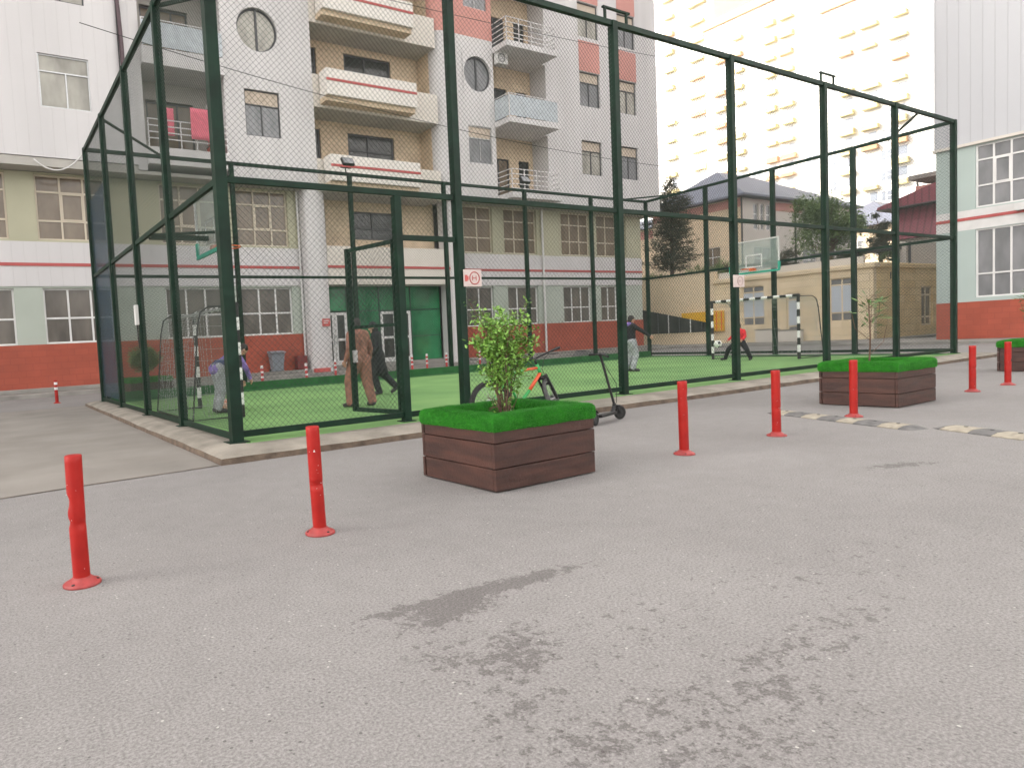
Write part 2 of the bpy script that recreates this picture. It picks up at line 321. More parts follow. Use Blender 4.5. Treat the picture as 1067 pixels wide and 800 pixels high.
    def capsule(s, a, b, ra, rb, n=14):
        a, b = Vector(a), Vector(b); d = b-a; L = d.length; d = d/L if L > 1e-6 else Vector((0, 0, 1))
        pts = []; rs = []
        for k in (-80, -55, -30, 0): pts.append(a + d*ra*math.sin(R_(k))); rs.append(max(ra*math.cos(R_(k)), 1e-3))
        for k in (0, 30, 55, 80): pts.append(b + d*rb*math.sin(R_(k))); rs.append(max(rb*math.cos(R_(k)), 1e-3))
        s.tube(pts, 1, n, rs=rs)
    def mesh(s, name, mats, smooth=False):
        me = bpy.data.meshes.new(name); me.from_pydata([tuple(v) for v in s.v], [], s.f)
        for m in mats: me.materials.append(m)
        if len(mats) > 1: me.polygons.foreach_set('material_index', s.m)
        if smooth: me.polygons.foreach_set('use_smooth', [True]*len(s.f))
        me.update(); return me
    def build(s, name, m, parent=None, smooth=False, label=None, bevel=0, kind=None):
        mats = m if isinstance(m, (list, tuple)) else [m]
        o = bpy.data.objects.new(name, s.mesh(name, mats, smooth)); COL.objects.link(o)
        if parent: attach(o, parent)
        if label: o['label'] = label
        if kind: o['kind'] = kind
        if bevel:
            b = o.modifiers.new('bevel', 'BEVEL'); b.width = bevel; b.segments = 2; b.limit_method = 'ANGLE'
        return o

def world_of(o):
    m = o.matrix_basis.copy()
    if o.parent: return world_of(o.parent) @ o.matrix_parent_inverse @ m
    return m
def attach(o, parent):
    o.parent = parent; o.matrix_parent_inverse = world_of(parent).inverted()

def thing(name, label, cat, loc=(0, 0, 0), group=None):
    o = bpy.data.objects.new(name, None); COL.objects.link(o); o.location = loc; o.empty_display_size = 0.2
    o['label'] = label; o['category'] = cat
    if group: o['group'] = group
    return o
def tag(o, label, cat, group=None, kind=None):
    if label: o['label'] = label
    if cat: o['category'] = cat
    if group: o['group'] = group
    if kind: o['kind'] = kind
    return o
def struct(name, mb, m, **k):
    o = mb.build(name, m, **k); o['kind'] = 'structure'; return o
def kids(o): return [c for c in bpy.data.objects if c.parent == o]
def copy_tree(o, loc=None, rz=None, label=None, parent=None):
    ch = kids(o); c = o.copy(); COL.objects.link(c)
    if parent: c.parent = parent
    if loc is not None: c.location = loc
    if rz is not None: c.rotation_euler = (0, 0, rz)
    if label: c['label'] = label
    for x in ch: copy_tree(x, parent=c)
    return c

class Face:
    """a wall plane: u runs along it, d is outward distance"""
    def __init__(s, o, u, nrm): s.o = Vector(o); s.u = Vector(u); s.n = Vector(nrm)
    def p(s, u, z, d=0): return s.o + s.u*u + s.n*d + Vector((0, 0, z))
    def box(s, mb, u0, u1, z0, z1, d0, d1, mi=0):
        P = s.p
        vs = [P(u0,z0,d1),P(u1,z0,d1),P(u1,z0,d0),P(u0,z0,d0),P(u0,z1,d1),P(u1,z1,d1),P(u1,z1,d0),P(u0,z1,d0)]
        fs = [(0,3,2,1),(4,5,6,7),(0,1,5,4),(1,2,6,5),(2,3,7,6),(3,0,4,7)]
        if s.u.cross(-s.n).z < 0: fs = [tuple(reversed(f)) for f in fs]
        mb.add(vs, fs, mi)
    def wall(s, mb, u0, u1, z0, z1, d0, d1, holes=()):
        us = sorted({u0, u1, *[h[0] for h in holes], *[h[1] for h in holes]}); us = [u for u in us if u0 <= u <= u1]
        zs = sorted({z0, z1, *[h[2] for h in holes], *[h[3] for h in holes]}); zs = [z for z in zs if z0 <= z <= z1]
        for a, b in zip(us, us[1:]):
            run = None
            for c, d in zip(zs, zs[1:]):
                mu, mz = (a+b)/2, (c+d)/2
                hole = any(h[0] < mu < h[1] and h[2] < mz < h[3] for h in holes)
                if not hole:
                    run = (run[0], d) if run else (c, d)
                elif run: s.box(mb, a, b, run[0], run[1], d0, d1); run = None
            if run: s.box(mb, a, b, run[0], run[1], d0, d1)

def window(F, u0, u1, z0, z1, cols, rows, d, parent, fm, pm, fw=0.07, name='window', blind=0, casement=None, sill=False):
    """cols / rows: inner divisions as fractions; pane sits behind frame"""
    f = MB(); F.box(f, u0, u1, z0, z0+fw, d-0.06, d); F.box(f, u0, u1, z1-fw, z1, d-0.06, d)
    F.box(f, u0, u0+fw, z0+fw, z1-fw, d-0.06, d); F.box(f, u1-fw, u1, z0+fw, z1-fw, d-0.06, d)
    W, H = u1-u0, z1-z0
    for r in rows: F.box(f, u0+fw, u1-fw, z0+H*r-fw/2, z0+H*r+fw/2, d-0.058, d-0.003)
    for c in cols:
        c, (a, b) = (c, (0, 1)) if not isinstance(c, tuple) else (c[0], (c[1], c[2]))
        F.box(f, u0+W*c-fw/2, u0+W*c+fw/2, z0+H*a+fw*(a == 0), z0+H*b-fw*(b == 1), d-0.055, d+0.002)
    if casement:
        a, b, c, e = casement; g = fw*0.7; x0, x1, y0, y1 = u0+W*a+fw/2, u0+W*b-fw/2, z0+H*c+fw/2, z0+H*e-fw/2
        F.box(f, x0, x1, y0, y0+g, d-0.05, d+0.012); F.box(f, x0, x1, y1-g, y1, d-0.05, d+0.012)
        F.box(f, x0, x0+g, y0+g, y1-g, d-0.05, d+0.012); F.box(f, x1-g, x1, y0+g, y1-g, d-0.05, d+0.012)
    if sill: F.box(f, u0-0.06, u1+0.06, z0-0.05, z0-0.002, d-0.05, d+0.16)
    o = f.build(name, fm, parent)
    p = MB(); F.box(p, u0+0.02, u1-0.02, z0+0.02, z1-0.02, d-0.10, d-0.045); p.build('pane', pm, o)
    if blind:
        b = MB(); F.box(b, u0+fw, u1-fw, z1-H*blind, z1-fw, d-0.044, d-0.03); b.build('blind', M['blind'], o)
    return o

# ------------------------------------------------------------------ ground
g = MB(); g.add([(-300,-300,0),(500,-300,0),(500,400,0),(-300,400,0)], [(0,1,2,3)]); struct('ground', g, M['asphalt'])
g = MB(); g.add([(-60,7.85,0.004),(0.05,7.70,0.004),(2.33,7.86,0.004),(2.45,20.9,0.004),(-60,22.6,0.004)], [(0,1,2,3,4)]); struct('concrete_apron', g, M['apron'])
g = MB()
seam = [(-3, 7.66), (-1.2, 7.70), (0.05, 7.68), (0.9, 7.76), (1.7, 7.79), (2.36, 7.82)]
for a, b in zip(seam, seam[1:]): g.add([(a[0],a[1]-0.014,0.006),(b[0],b[1]-0.012,0.006),(b[0],b[1]+0.016,0.006),(a[0],a[1]+0.014,0.006)], [(0,1,2,3)])
struct('ground_seam', g, M['kerbface'])
# kerb ring with sloped shoulder
rnd = random.Random(3)
def ring_strip(outer, inner, zo, zi, mo, seg=0.45):
    mb = MB(); P = []
    for k in range(4):
        o0, o1, i0, i1 = Vector(outer[k]), Vector(outer[(k+1) % 4]), Vector(inner[k]), Vector(inner[(k+1) % 4])
        n = max(2, int((o1-o0).length/seg))
        for j in range(n):
            t = j/n; P.append((o0.lerp(o1, t), i0.lerp(i1, t)))
    n = len(P); rows = []
    for o, i in P:
        jit = rnd.uniform(-0.012, 0.012); jz = rnd.uniform(-0.008, 0.008)
        d = (i-o); 
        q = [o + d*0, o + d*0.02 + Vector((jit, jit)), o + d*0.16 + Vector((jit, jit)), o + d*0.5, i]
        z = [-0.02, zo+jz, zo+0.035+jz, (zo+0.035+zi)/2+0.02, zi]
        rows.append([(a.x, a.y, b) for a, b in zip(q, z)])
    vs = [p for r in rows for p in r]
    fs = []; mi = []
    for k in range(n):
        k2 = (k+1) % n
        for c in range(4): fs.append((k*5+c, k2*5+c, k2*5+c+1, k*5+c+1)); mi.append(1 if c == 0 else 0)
    mb.v = vs; mb.f = fs; mb.m = mi
    return mb
KO = [(2.34,7.80),(25.95,7.75),(26.75,20.7),(2.42,20.75)]; KI = [(2.95,8.50),(25.05,8.50),(25.75,20.05),(2.95,20.05)]
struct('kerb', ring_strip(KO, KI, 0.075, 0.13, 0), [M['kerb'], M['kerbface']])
g = MB(); g.add([(2.90,8.45,0.134),(25.1,8.45,0.134),(25.8,20.1,0.134),(2.90,20.1,0.134)], [(0,1,2,3)]); struct('pitch_turf', g, M['turf'])
g = MB()  # darker green strips along the far and right ends
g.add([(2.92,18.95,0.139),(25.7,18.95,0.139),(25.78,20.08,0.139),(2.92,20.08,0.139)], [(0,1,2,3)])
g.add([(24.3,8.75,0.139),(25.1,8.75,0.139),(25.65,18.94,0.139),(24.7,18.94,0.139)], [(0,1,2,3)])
struct('dark_turf_strip', g, M['turfedge'])
g = MB(); g.box(3.0, 25.6, 19.72, 19.93, 0.14, 0.36); tag(g.build('dark_green_edging', M['turfedge']), 'low dark green turf band along the far foot of the cage', 'edging')  # low raised band in the same darker green
g = MB()
for a, b, c, d in ((3.3,23.9,9.35,9.42),(4.6,4.67,9.42,18.3),(23.0,23.07,9.42,18.3),(13.9,13.97,9.42,18.3)): g.add([(a,c,0.138),(b,c,0.138),(b,d,0.138),(a,d,0.138)], [(0,1,2,3)])
struct('pitch_line', g, M['turf'])
# building pavement
g = MB(); g.box(-60, 38.2, 27.6, 29.2, -0.05, 0.15); struct('pavement', g, M['concrete'], bevel=0.02)
g = MB(); g.box(-60, 38.0, 28.55, 29.2, 0.152, 0.30); struct('pavement_step', g, M['concrete'], bevel=0.02)
g = MB(); g.box(36.2, 42.6, -30, 17.4, -0.05, 0.13); struct('side_pavement', g, M['concrete'], bevel=0.02)
g = MB(); g.box(38.6, 80, 17.41, 27.5, -0.05, 0.14); g.box(38.6, 42.6, 27.51, 45, -0.05, 0.14); struct('rear_pavement', g, M['concrete'], bevel=0.02)
g = MB(); g.box(42.9, 200, 18.6, 160, 0, 4.35); struct('terrace', g, M['soil'])

# ------------------------------------------------------------------ sports cage
cage = thing('sports_cage', 'tall dark green steel cage of chain-link mesh around the small football pitch', 'sports cage', (14, 14, 0.13))
FR = [2.83, 6.66, 10.45, 14.08, 17.85, 21.5, 25.2]; Y0 = 8.67
LY = [8.67, 11.4, 14.2, 17.1, 20.0]
BX = [2.83, 6.9, 10.95, 14.8, 18.7, 22.4, 25.9]
RX = [(25.9, 20.0), (25.72, 17.0), (25.55, 14.2), (25.4, 11.45), (25.2, 8.67)]
ZB, ZM, ZT = 0.13, 3.58, 7.03
def post(x, y, s=0.13, z1=ZT, plate=True):
    m = MB(); m.box(x-s/2, x+s/2, y-s/2, y+s/2, ZB, z1); o = m.build('post', M['cage'], cage, bevel=0.006)
    if plate:
        m = MB(); m.box(x-s*0.9, x+s*0.9, y-s*0.9, y+s*0.9, ZB+0.002, ZB+0.016); m.build('base_plate', M['cage'], o)
for x in FR[1:-1]: post(x, Y0)
post(2.83, Y0, 0.155); post(25.2, Y0, 0.14)
for y in LY[1:]: post(2.83, y, 0.125)
for x in BX[1:]: post(x, 20.0, 0.13)
for x, y in RX[1:-1]: post(x, y, 0.14)
def rail(a, b, w, h, name='rail', inset=0.08):
    a, b = Vector(a), Vector(b); d = (b-a).normalized()
    m = MB(); m.bar(a+d*inset, b-d*inset, w, h); return m.build(name, M['cage'], cage, bevel=0.004)
# side: list of posts, rail sizes
sides = [([(x, Y0) for x in FR], 'front'), ([(2.83, y) for y in LY], 'left'), ([(x, 20.0) for x in BX], 'back'), (RX, 'right')]
for P, nm in sides:
    for (a, b) in zip(P, P[1:]):
        rail((*a, ZM), (*b, ZM), 0.06, 0.085)
        lo = 0.235 if nm != 'left' else 0.20
        rail((*a, lo), (*b, lo), 0.05, 0.085)
        rail((*a, ZT-0.045), (*b, ZT-0.045), 0.085, 0.10, 'top_rail', 0.0 if nm != 'x' else 0.08)
# top corner braces
for a, b in (((25.35, 10.4, 6.94), (22.95, 8.72, 6.94)), ((2.88, 17.2, 6.94), (4.95, 19.95, 6.94)), ((2.88, 11.3, 6.94), (5.2, 8.72, 6.94)), ((25.8, 18.2, 6.94), (24.0, 19.95, 6.94))):
    m = MB(); m.bar(a, b, 0.05, 0.05); m.build('brace', M['cage'], cage)
# small raised brackets on the front top rail
for x in (10.25, 17.75):
    m = MB(); m.box(x-0.02, x+0.02, Y0-0.02, Y0+0.02, ZT+0.004, ZT+0.2); m.box(x+0.56, x+0.6, Y0-0.02, Y0+0.02, ZT+0.004, ZT+0.2); m.box(x-0.06, x+0.66, Y0-0.025, Y0+0.025, ZT+0.202, ZT+0.235); m.build('bracket', M['cage'], cage)
# gate opening between 5.52 and the second front post
post(5.52, Y0, 0.12, ZM-0.05)
rail((5.52, Y0, 2.92), (6.66, Y0, 2.92), 0.055, 0.08)
def wires(mb, A, U, w_, z0, z1, p, t, off=0.0):
    """diamond chain-link between (0..w_) along U from A and z0..z1"""
    A = Vector((*A, 0)); U = Vector((*U, 0)).normalized(); n = Vector((U.y, -U.x, 0)); h = z1-z0; st = p*math.sqrt(2)
    for sgn in (1, -1):
        k = -h
        while k < w_:
            # line u = k + s (sgn=1, z = s) ; sgn=-1 mirrored
            s0, s1 = max(0, -k), min(h, w_-k)
            if s1 - s0 > 0.02:
                u0, u1 = k+s0, k+s1
                if sgn < 0: u0, u1 = w_-u0, w_-u1
                a = A + U*u0 + Vector((0, 0, z0+s0)) + n*(off+sgn*t*0.3); b = A + U*u1 + Vector((0, 0, z0+s1)) + n*(off+sgn*t*0.3)
                d = (b-a).normalized(); q = [n*t*0.55, (d.cross(n)*0.87 - n*0.5)*t*0.55, (-d.cross(n)*0.87 - n*0.5)*t*0.55]
                mb.add([a+x for x in q]+[b+x for x in q], [(0,1,4,3),(1,2,5,4),(2,0,3,5)])
            k += st
def mesh_panel(a, b, z0, z1, p, t, parent=cage, inset=0.06, m='wire'):
    a, b = Vector(a), Vector(b); d = (b-a).normalized(); L = (b-a).length
    mb = MB(); wires(mb, a+d*inset, d, L-2*inset, z0, z1, p, t); return mb.build('mesh_panel', M[m], parent)
for P, nm in sides:
    pp, t = {'front': (0.060, 0.0042), 'left': (0.048, 0.0045), 'back': (0.075, 0.0045), 'right': (0.075, 0.0045)}[nm]
    for i, (a, b) in enumerate(zip(P, P[1:])):
        mesh_panel(a, b, ZM+0.04, ZT-0.09, pp, t)
        if nm == 'front' and i == 0: mesh_panel(a, (5.52, Y0), 0.27, ZM-0.04, pp, t)
        if nm == 'front' and i == 0: mesh_panel((5.52, Y0), b, 2.96, ZM-0.04, pp, t); continue
        mesh_panel(a, b, 0.27, ZM-0.04, pp, t)
# hinged leaf, opened inwards
gt = bpy.data.objects.new('gate', None); COL.objects.link(gt); gt.location = (5.50, 8.76, 0.2); attach(gt, cage); gt['label'] = 'mesh gate leaf swung open into the pitch'
ga = Vector((5.50, 8.80, 0)); gd = Vector((-0.2, 0.98, 0)).normalized(); gb = ga + gd*1.08
m = MB()
m.bar(ga+Vector((0,0,0.24)), ga+Vector((0,0,2.91)), 0.05); m.bar(gb+Vector((0,0,0.24)), gb+Vector((0,0,2.91)), 0.08)
for z, h in ((0.27, 0.07), (1.62, 0.05), (2.88, 0.06)): m.bar(ga+gd*0.03+Vector((0,0,z)), gb-gd*0.05+Vector((0,0,z)), 0.045, h)
m.build('gate_frame', M['cage'], gt)
m = MB(); wires(m, (ga+gd*0.02).xy, gd.xy, 1.06, 0.3, 2.86, 0.06, 0.004); m.build('gate_mesh', M['wire'], gt)
m = MB(); c = gb + Vector((0,0,1.15)); m.box(c.x-0.04, c.x+0.04, c.y-0.09, c.y-0.06, 1.05, 1.25); m.build('latch', M['steel'], gt)
# blue sheet laced to the far left bay
m = MB(); m.box(2.86, 2.863, 17.2, 19.9, 0.30, 5.6); o = m.build('wind_sheet', M['tarp'], cage); o['label'] = 'translucent blue sheet'

def sign(name, label, x0, x1, z0, z1, y, faded=False):
    t = thing(name, label, 'sign', ((x0+x1)/2, y, z0))
    m = MB(); m.box(x0, x1, y-0.012, y, z0, z1); m.build('plate', M['sign'], t, bevel=0.003)
    cx, cz, r = x0+(x1-x0)*0.60, (z0+z1)/2, (z1-z0)*0.36
    m = MB(); m.torus((cx, y-0.014, cz), r, r*0.09, n=24, m=6)
    m.box(cx-r*0.5, cx-r*0.36, y-0.016, y-0.0125, cz-r*0.38, cz+r*0.38); m.box(cx+r*0.25, cx+r*0.39, y-0.016, y-0.0125, cz-r*0.38, cz+r*0.38); m.box(cx-r*0.36, cx+r*0.25, y-0.016, y-0.0125, cz-r*0.07, cz+r*0.07)
    m.build('symbol', M['stripe'] if not faded else M['signfade'], t)
    if not faded:
        m = MB(); m.box(x0+0.02, x0+(x1-x0)*0.2, y-0.016, y-0.0125, cz-0.05, cz+0.05); m.box(x0+(x1-x0)*0.2, x0+(x1-x0)*0.26, y-0.016, y-0.0125, cz-0.03, cz+0.03); m.build('red_mark', M['signred'], t)
M['signfade'] = mat('sign_faded', (0.42, 0.30, 0.28), 0.6, 0.1, 10)
sign('sign_plate', 'pale square sign with a red ring on the cage post behind the leafy bush', 6.66, 7.02, 2.17, 2.44, 8.58)
sign('sign_plate', 'faded blank-looking square sign on the cage post above the goalkeeper in red', 13.88, 14.28, 2.14, 2.40, 8.58, True)
t = thing('junction_box', 'small white box fixed to a left side post of the cage', 'box', (2.74, 14.2, 2.2))
m = MB(); m.box(2.70, 2.765, 14.10, 14.24, 1.96, 2.36); m.build('housing', M['white'], t, bevel=0.01)
m = MB(); m.tube([(2.735, 14.17, 1.96), (2.735, 14.17, 1.7), (2.75, 14.17, 1.5)], 0.012, 6); m.build('cable', M['blackpaint'], t)

# floodlights on the far side posts
def flood(x, label):
    t = thing('floodlight', label, 'floodlight', (x, 19.9, ZT), 'floodlights on the far top rail')
    m = MB(); m.tube([(x, 19.95, ZT+0.004), (x, 19.95, ZT+0.14)], 0.02, 8); m.bar((x-0.2, 19.93, ZT+0.14), (x+0.2, 19.93, ZT+0.14), 0.03, 0.03); m.build('bracket', M['cage'], t)
    R = Matrix.Translation((x, 19.78, ZT+0.30)) @ Matrix.Rotation(R_(-35), 4, 'X')
    m = MB(); m.box(-0.21, 0.21, -0.05, 0.05, -0.15, 0.15, mtx=R); m.build('housing', M['black'], t, bevel=0.01)
    m = MB(); m.box(-0.18, 0.18, -0.058, -0.052, -0.12, 0.12, mtx=R); m.build('lens', M['panegrey'], t)
flood(10.80, 'black floodlight on the far post above the person in brown'); flood(18.55, 'black floodlight on the far post below the right-hand balconies')

# ------------------------------------------------------------------ goals
def goal(name, label, gx, y0, y1, dx, loc):
    t = thing(name, label, 'goal', (gx, (y0+y1)/2, 0.14), 'striped football goals')
    zt = 2.17; r = 0.045; n = 7
    def striped(a, b, k, nm):
        a, b = Vector(a), Vector(b); m = MB()
        for i in range(k):
            p, q = a.lerp(b, i/k), a.lerp(b, (i+1)/k); m.tube([p, q], r if i % 2 else r*1.02, 10, mi=i % 2)
        m.build(nm, [M['blackpaint'], M['whitepaint']], t, smooth=False)
    for y in (y0, y1): striped((gx, y, 0.14), (gx, y, zt), 9, 'goal_post')
    striped((gx, y0-0.04, zt), (gx, y1+0.04, zt), 15, 'crossbar')
    m = MB()
    for y in (y0, y1): m.tube([(gx, y, zt-0.03), (gx+dx*0.55, y, zt-0.02), (gx+dx*0.72, y, zt-0.12), (gx+dx*0.8, y, zt-0.4), (gx+dx, y, 0.16), (gx, y, 0.16)], 0.016, 6)
    m.tube([(gx+dx, y0, 0.16), (gx+dx, y1, 0.16)], 0.016, 6); m.build('net_frame', M['black'], t)
    m = MB(); g = 0.16; tt = 0.004
    def prof(s):   # s 0..1 along roof then back
        pts = [(0, zt-0.03), (0.55, zt-0.02), (0.72, zt-0.12), (0.8, zt-0.4), (1.0, 0.2)]; k = s*4; i = min(3, int(k)); f = k-i
        return Vector((gx+dx*(pts[i][0]*(1-f)+pts[i+1][0]*f), 0, pts[i][1]*(1-f)+pts[i+1][1]*f - 0.12*math.sin(math.pi*min(1, s*1.3))*0.5))
    ny = int((y1-y0)/g)
    for i in range(ny+1):
        y = y0+(y1-y0)*i/ny; m.tube([prof(s/10)+Vector((0, y+0.04*math.sin(i*2.1+s), 0)) for s in range(11)], tt, 3, cap=False)
    for s in range(0, 21):
        p = prof(s/20); m.tube([p+Vector((0, y0+(y1-y0)*i/8, 0.03*math.sin(i*1.7+s))) for i in range(9)], tt, 3, cap=False)
    for y in (y0, y1):
        for i in range(1, 7):
            q = prof(i/7); m.tube([(q.x, y, q.z), (q.x - dx*0.02*i, y, 0.2)], tt, 3, cap=False)
        for z in (0.4, 0.6, 0.8, 1.0, 1.2, 1.4, 1.6, 1.8, 2.0): m.tube([(gx, y, z), (gx+dx*(0.97-0.1*z), y, z)], tt, 3, cap=False)
    m.build('net', M['net'], t)
goal('football_goal', 'black and white striped goal with white net at the right end of the pitch', 22.4, 11.7, 14.65, 1.5, 0)
goal('football_goal', 'black and white striped goal with loose white net at the left end of the pitch', 4.0, 11.82, 14.6, -0.9, 0)

# ------------------------------------------------------------------ basketball hoops
def hoop(label, x, y0, y1, z0, z1, sgn, ax, pane):
    t = thing('basketball_hoop', label, 'basketball hoop', (x, (y0+y1)/2, z0), 'basketball hoops')
    b = 0.045; m = MB(); m.box(x-0.012, x+0.012, y0+b, y1-b, z0+b, z1-b); bo = m.build('backboard', pane, t)
    m = MB(); m.box(x-0.02, x+0.02, y0, y0+b, z0+0.3, z1); m.box(x-0.02, x+0.02, y1-b, y1, z0+0.3, z1); m.box(x-0.02, x+0.02, y0+b, y1-b, z1-b, z1)
    m.build('edge_frame', M['white'], bo)
    m = MB(); m.box(x-0.03, x+0.03, y0, y1, z0-0.05, z0+0.02); m.box(x-0.03, x+0.03, y0-0.02, y0+0.05, z0+0.022, z0+0.28); m.box(x-0.03, x+0.03, y1-0.05, y1+0.02, z0+0.022, z0+0.28); m.build('padding', M['teal'], bo)
    yc = (y0+y1)/2
    m = MB()
    for a, c, e, f in ((yc-0.3, yc+0.3, z0+0.16, z0+0.20), (yc-0.3, yc+0.3, z0+0.58, z0+0.62)): m.box(x+sgn*0.014-0.002, x+sgn*0.014+0.002, a, c, e, f)
    for a in (yc-0.3, yc+0.26): m.box(x+sgn*0.014-0.002, x+sgn*0.014+0.002, a, a+0.04, z0+0.202, z0+0.578)
    m.build('target_line', M['white'], bo)
    m = MB(); m.torus((x+sgn*0.38, yc, z0+0.10), 0.22, 0.012, (0, 0, 1), 24, 6); m.box(min(x+sgn*0.02, x+sgn*0.17), max(x+sgn*0.02, x+sgn*0.17), yc-0.09, yc+0.09, z0+0.04, z0+0.12); m.build('ring', M['orange'], t)
    m = MB()
    for k in range(3): m.bar((x-sgn*0.03, yc+(-0.45, 0, 0.45)[k], z0+(0.3, 0.25, 0.3)[k]), (ax, yc+(-0.2, 0, 0.2)[k], 3.55), 0.07 if k == 1 else 0.05, 0.09 if k == 1 else 0.05)
    m.build('support_arm', M['cage'], t)
hoop('clear basketball backboard with teal padding above the striped goal at the right end', 23.9, 13.08, 14.88, 3.17, 4.3, -1, 25.5, M['board'])
hoop('grey basketball backboard with teal padding seen edge-on behind the near cage corner', 4.0, 12.2, 14.0, 3.3, 4.45, 1, 2.9, M['board'])

# ------------------------------------------------------------------ bollards
def bollard(x, y, label, dents=(), tilt=(0, 0), seed=0, nick=None, h=0.78):
    rr = random.Random(seed)
    t = thing('bollard', label, 'bollard', (x, y, 0), 'red flexible bollards along the yard')
    m = MB(); n = 28; K = 40; vs = []; fs = []
    for i in range(K+1):
        z = 0.03 + (h-0.03)*i/K; r = 0.0485
        if i == K: r = 0.043
        if i == K-1: z = h-0.004
        for j in range(n):
            a = 2*math.pi*j/n; rad = r
            for (dz, da, dep, wz, wa) in dents:
                q = math.exp(-((z-dz)/wz)**2) * math.exp(-((((a-da+math.pi) % (2*math.pi))-math.pi)/wa)**2); rad -= dep*q
            bend = 0.0
            for (dz, da, dep, wz, wa) in dents: bend += dep*0.35*max(0, z-dz)
            vs.append((rad*math.cos(a)+tilt[0]*z + bend, rad*math.sin(a)+tilt[1]*z, z))
    for i in range(K):
        for j in range(n): fs.append((i*n+j, i*n+(j+1) % n, (i+1)*n+(j+1) % n, (i+1)*n+j))
    vs.append((tilt[0]*h, tilt[1]*h, h-0.014)); c = len(vs)-1
    for j in range(n): fs.append((K*n+j, K*n+(j+1) % n, c))
    m.add(vs, fs); me = m.mesh('tube', [M['red']], True); o = bpy.data.objects.new('tube', me); COL.objects.link(o); o.parent = t
    m = MB(); m.lathe([(0.108, 0.0), (0.108, 0.010), (0.10, 0.018), (0.075, 0.028), (0.056, 0.045), (0.050, 0.05)], 28); o = bpy.data.objects.new('base_flange', m.mesh('base_flange', [M['flange']], True)); COL.objects.link(o); o.parent = t
    for k in range(3):
        a = 2.1*k+0.9+seed; m = MB(); m.lathe([(0.011, 0.0), (0.011, 0.006), (0.006, 0.009)], 8, (0.086*math.cos(a), 0.086*math.sin(a), 0.018)); o = bpy.data.objects.new('bolt', m.mesh('bolt', [M['blackpaint']])); COL.objects.link(o); o.parent = t
    nick = (nick or []) + [(CA+rr.uniform(-1.0, 1.0), rr.uniform(0.1, 0.7), rr.uniform(0.003, 0.007)) for _ in range(5)]
    if nick:
        for (da, z, s_) in nick:
            m = MB(); R = 0.0492
            def P(a, z): return (R*math.cos(a)+tilt[0]*z, R*math.sin(a)+tilt[1]*z, z)
            m.add([P(da-s_*9, z), P(da+s_*9, z), P(da, z+s_*0.95)], [(0, 1, 2)]); o = bpy.data.objects.new('scuff', m.mesh('scuff', [M['frame']])); COL.objects.link(o); o.parent = t
CA = R_(-105)  # side of the tube that faces the viewer
bollard(0.42, 4.38, 'scuffed red bollard nearest the viewer, dented at mid height, leftmost in the yard', [(0.50, R_(178), 0.030, 0.03, 0.5), (0.37, R_(-60), 0.016, 0.018, 0.7), (0.38, R_(175), 0.012, 0.02, 0.6)], (-0.002, 0.012), 1, [(R_(-172), 0.545, 0.014)])
bollard(2.01, 4.40, 'red bollard with a creased middle left of the near planter', [(0.36, R_(-80), 0.020, 0.018, 0.8), (0.36, R_(-140), 0.012, 0.012, 0.5)], (-0.018, 0.012), 2, [(R_(-110), 0.600, 0.018), (R_(-85), 0.50, 0.006), (R_(-100), 0.47, 0.004), (R_(-70), 0.37, 0.010)])
bollard(6.34, 4.50, 'straight red bollard just right of the near planter and scooter', [(0.6, R_(-60), 0.006, 0.04, 0.5)], (-0.01, 0.0), 3)
bollard(8.06, 4.48, 'red bollard with a small crease left of the speed bump strip', [(0.33, R_(-110), 0.014, 0.012, 0.9), (0.5, R_(175), 0.008, 0.03, 0.5)], (-0.004, 0.003), 4, [(R_(-115), 0.335, 0.008), (R_(-80), 0.34, 0.006)])
bollard(10.20, 4.62, 'red bollard on the speed bump in front of the brown planter with long-leaved sapling', [(0.39, R_(-110), 0.010, 0.012, 1.0)], (0.0, 0.0), 5)
bollard(14.37, 4.69, 'red bollard standing alone between the sapling planter and the right building', [(0.4, R_(-110), 0.010, 0.012, 1.0), (0.6, R_(-110), 0.005, 0.012, 1.0)], (0.0, 0.0), 6)
bollard(15.86, 4.67, 'farthest red bollard in the row, in front of the planter cut by the right edge', [(0.45, R_(-60), 0.012, 0.02, 0.8)], (-0.005, 0.0), 7)

def cone(x, y, label, h=0.72, r=0.052, bands=True, z=0.0):
    t = thing('striped_bollard', label, 'bollard', (x, y, z), 'red and white bollards along the far kerb')
    m = MB(); zs = [0.02, 0.26, 0.33, 0.45, 0.52, 0.62, h]
    for i, (a, b) in enumerate(zip(zs, zs[1:])): m.lathe([(r*(1+0.02*(i % 2)), a), (r*(1+0.02*(i % 2)), b)], 14, mi=i % 2)
    m.lathe([(r, h+0.001), (r*0.7, h+0.03)], 14, mi=1); o = bpy.data.objects.new('tube', m.mesh('tube', [M['pinkred'], M['whitepaint']])); COL.objects.link(o); o.parent = t
    m = MB(); m.lathe([(0.11, 0.0), (0.11, 0.012), (0.06, 0.04)], 16); o = bpy.data.objects.new('base', m.mesh('base', [M['pinkred']])); COL.objects.link(o); o.parent = t
    return t
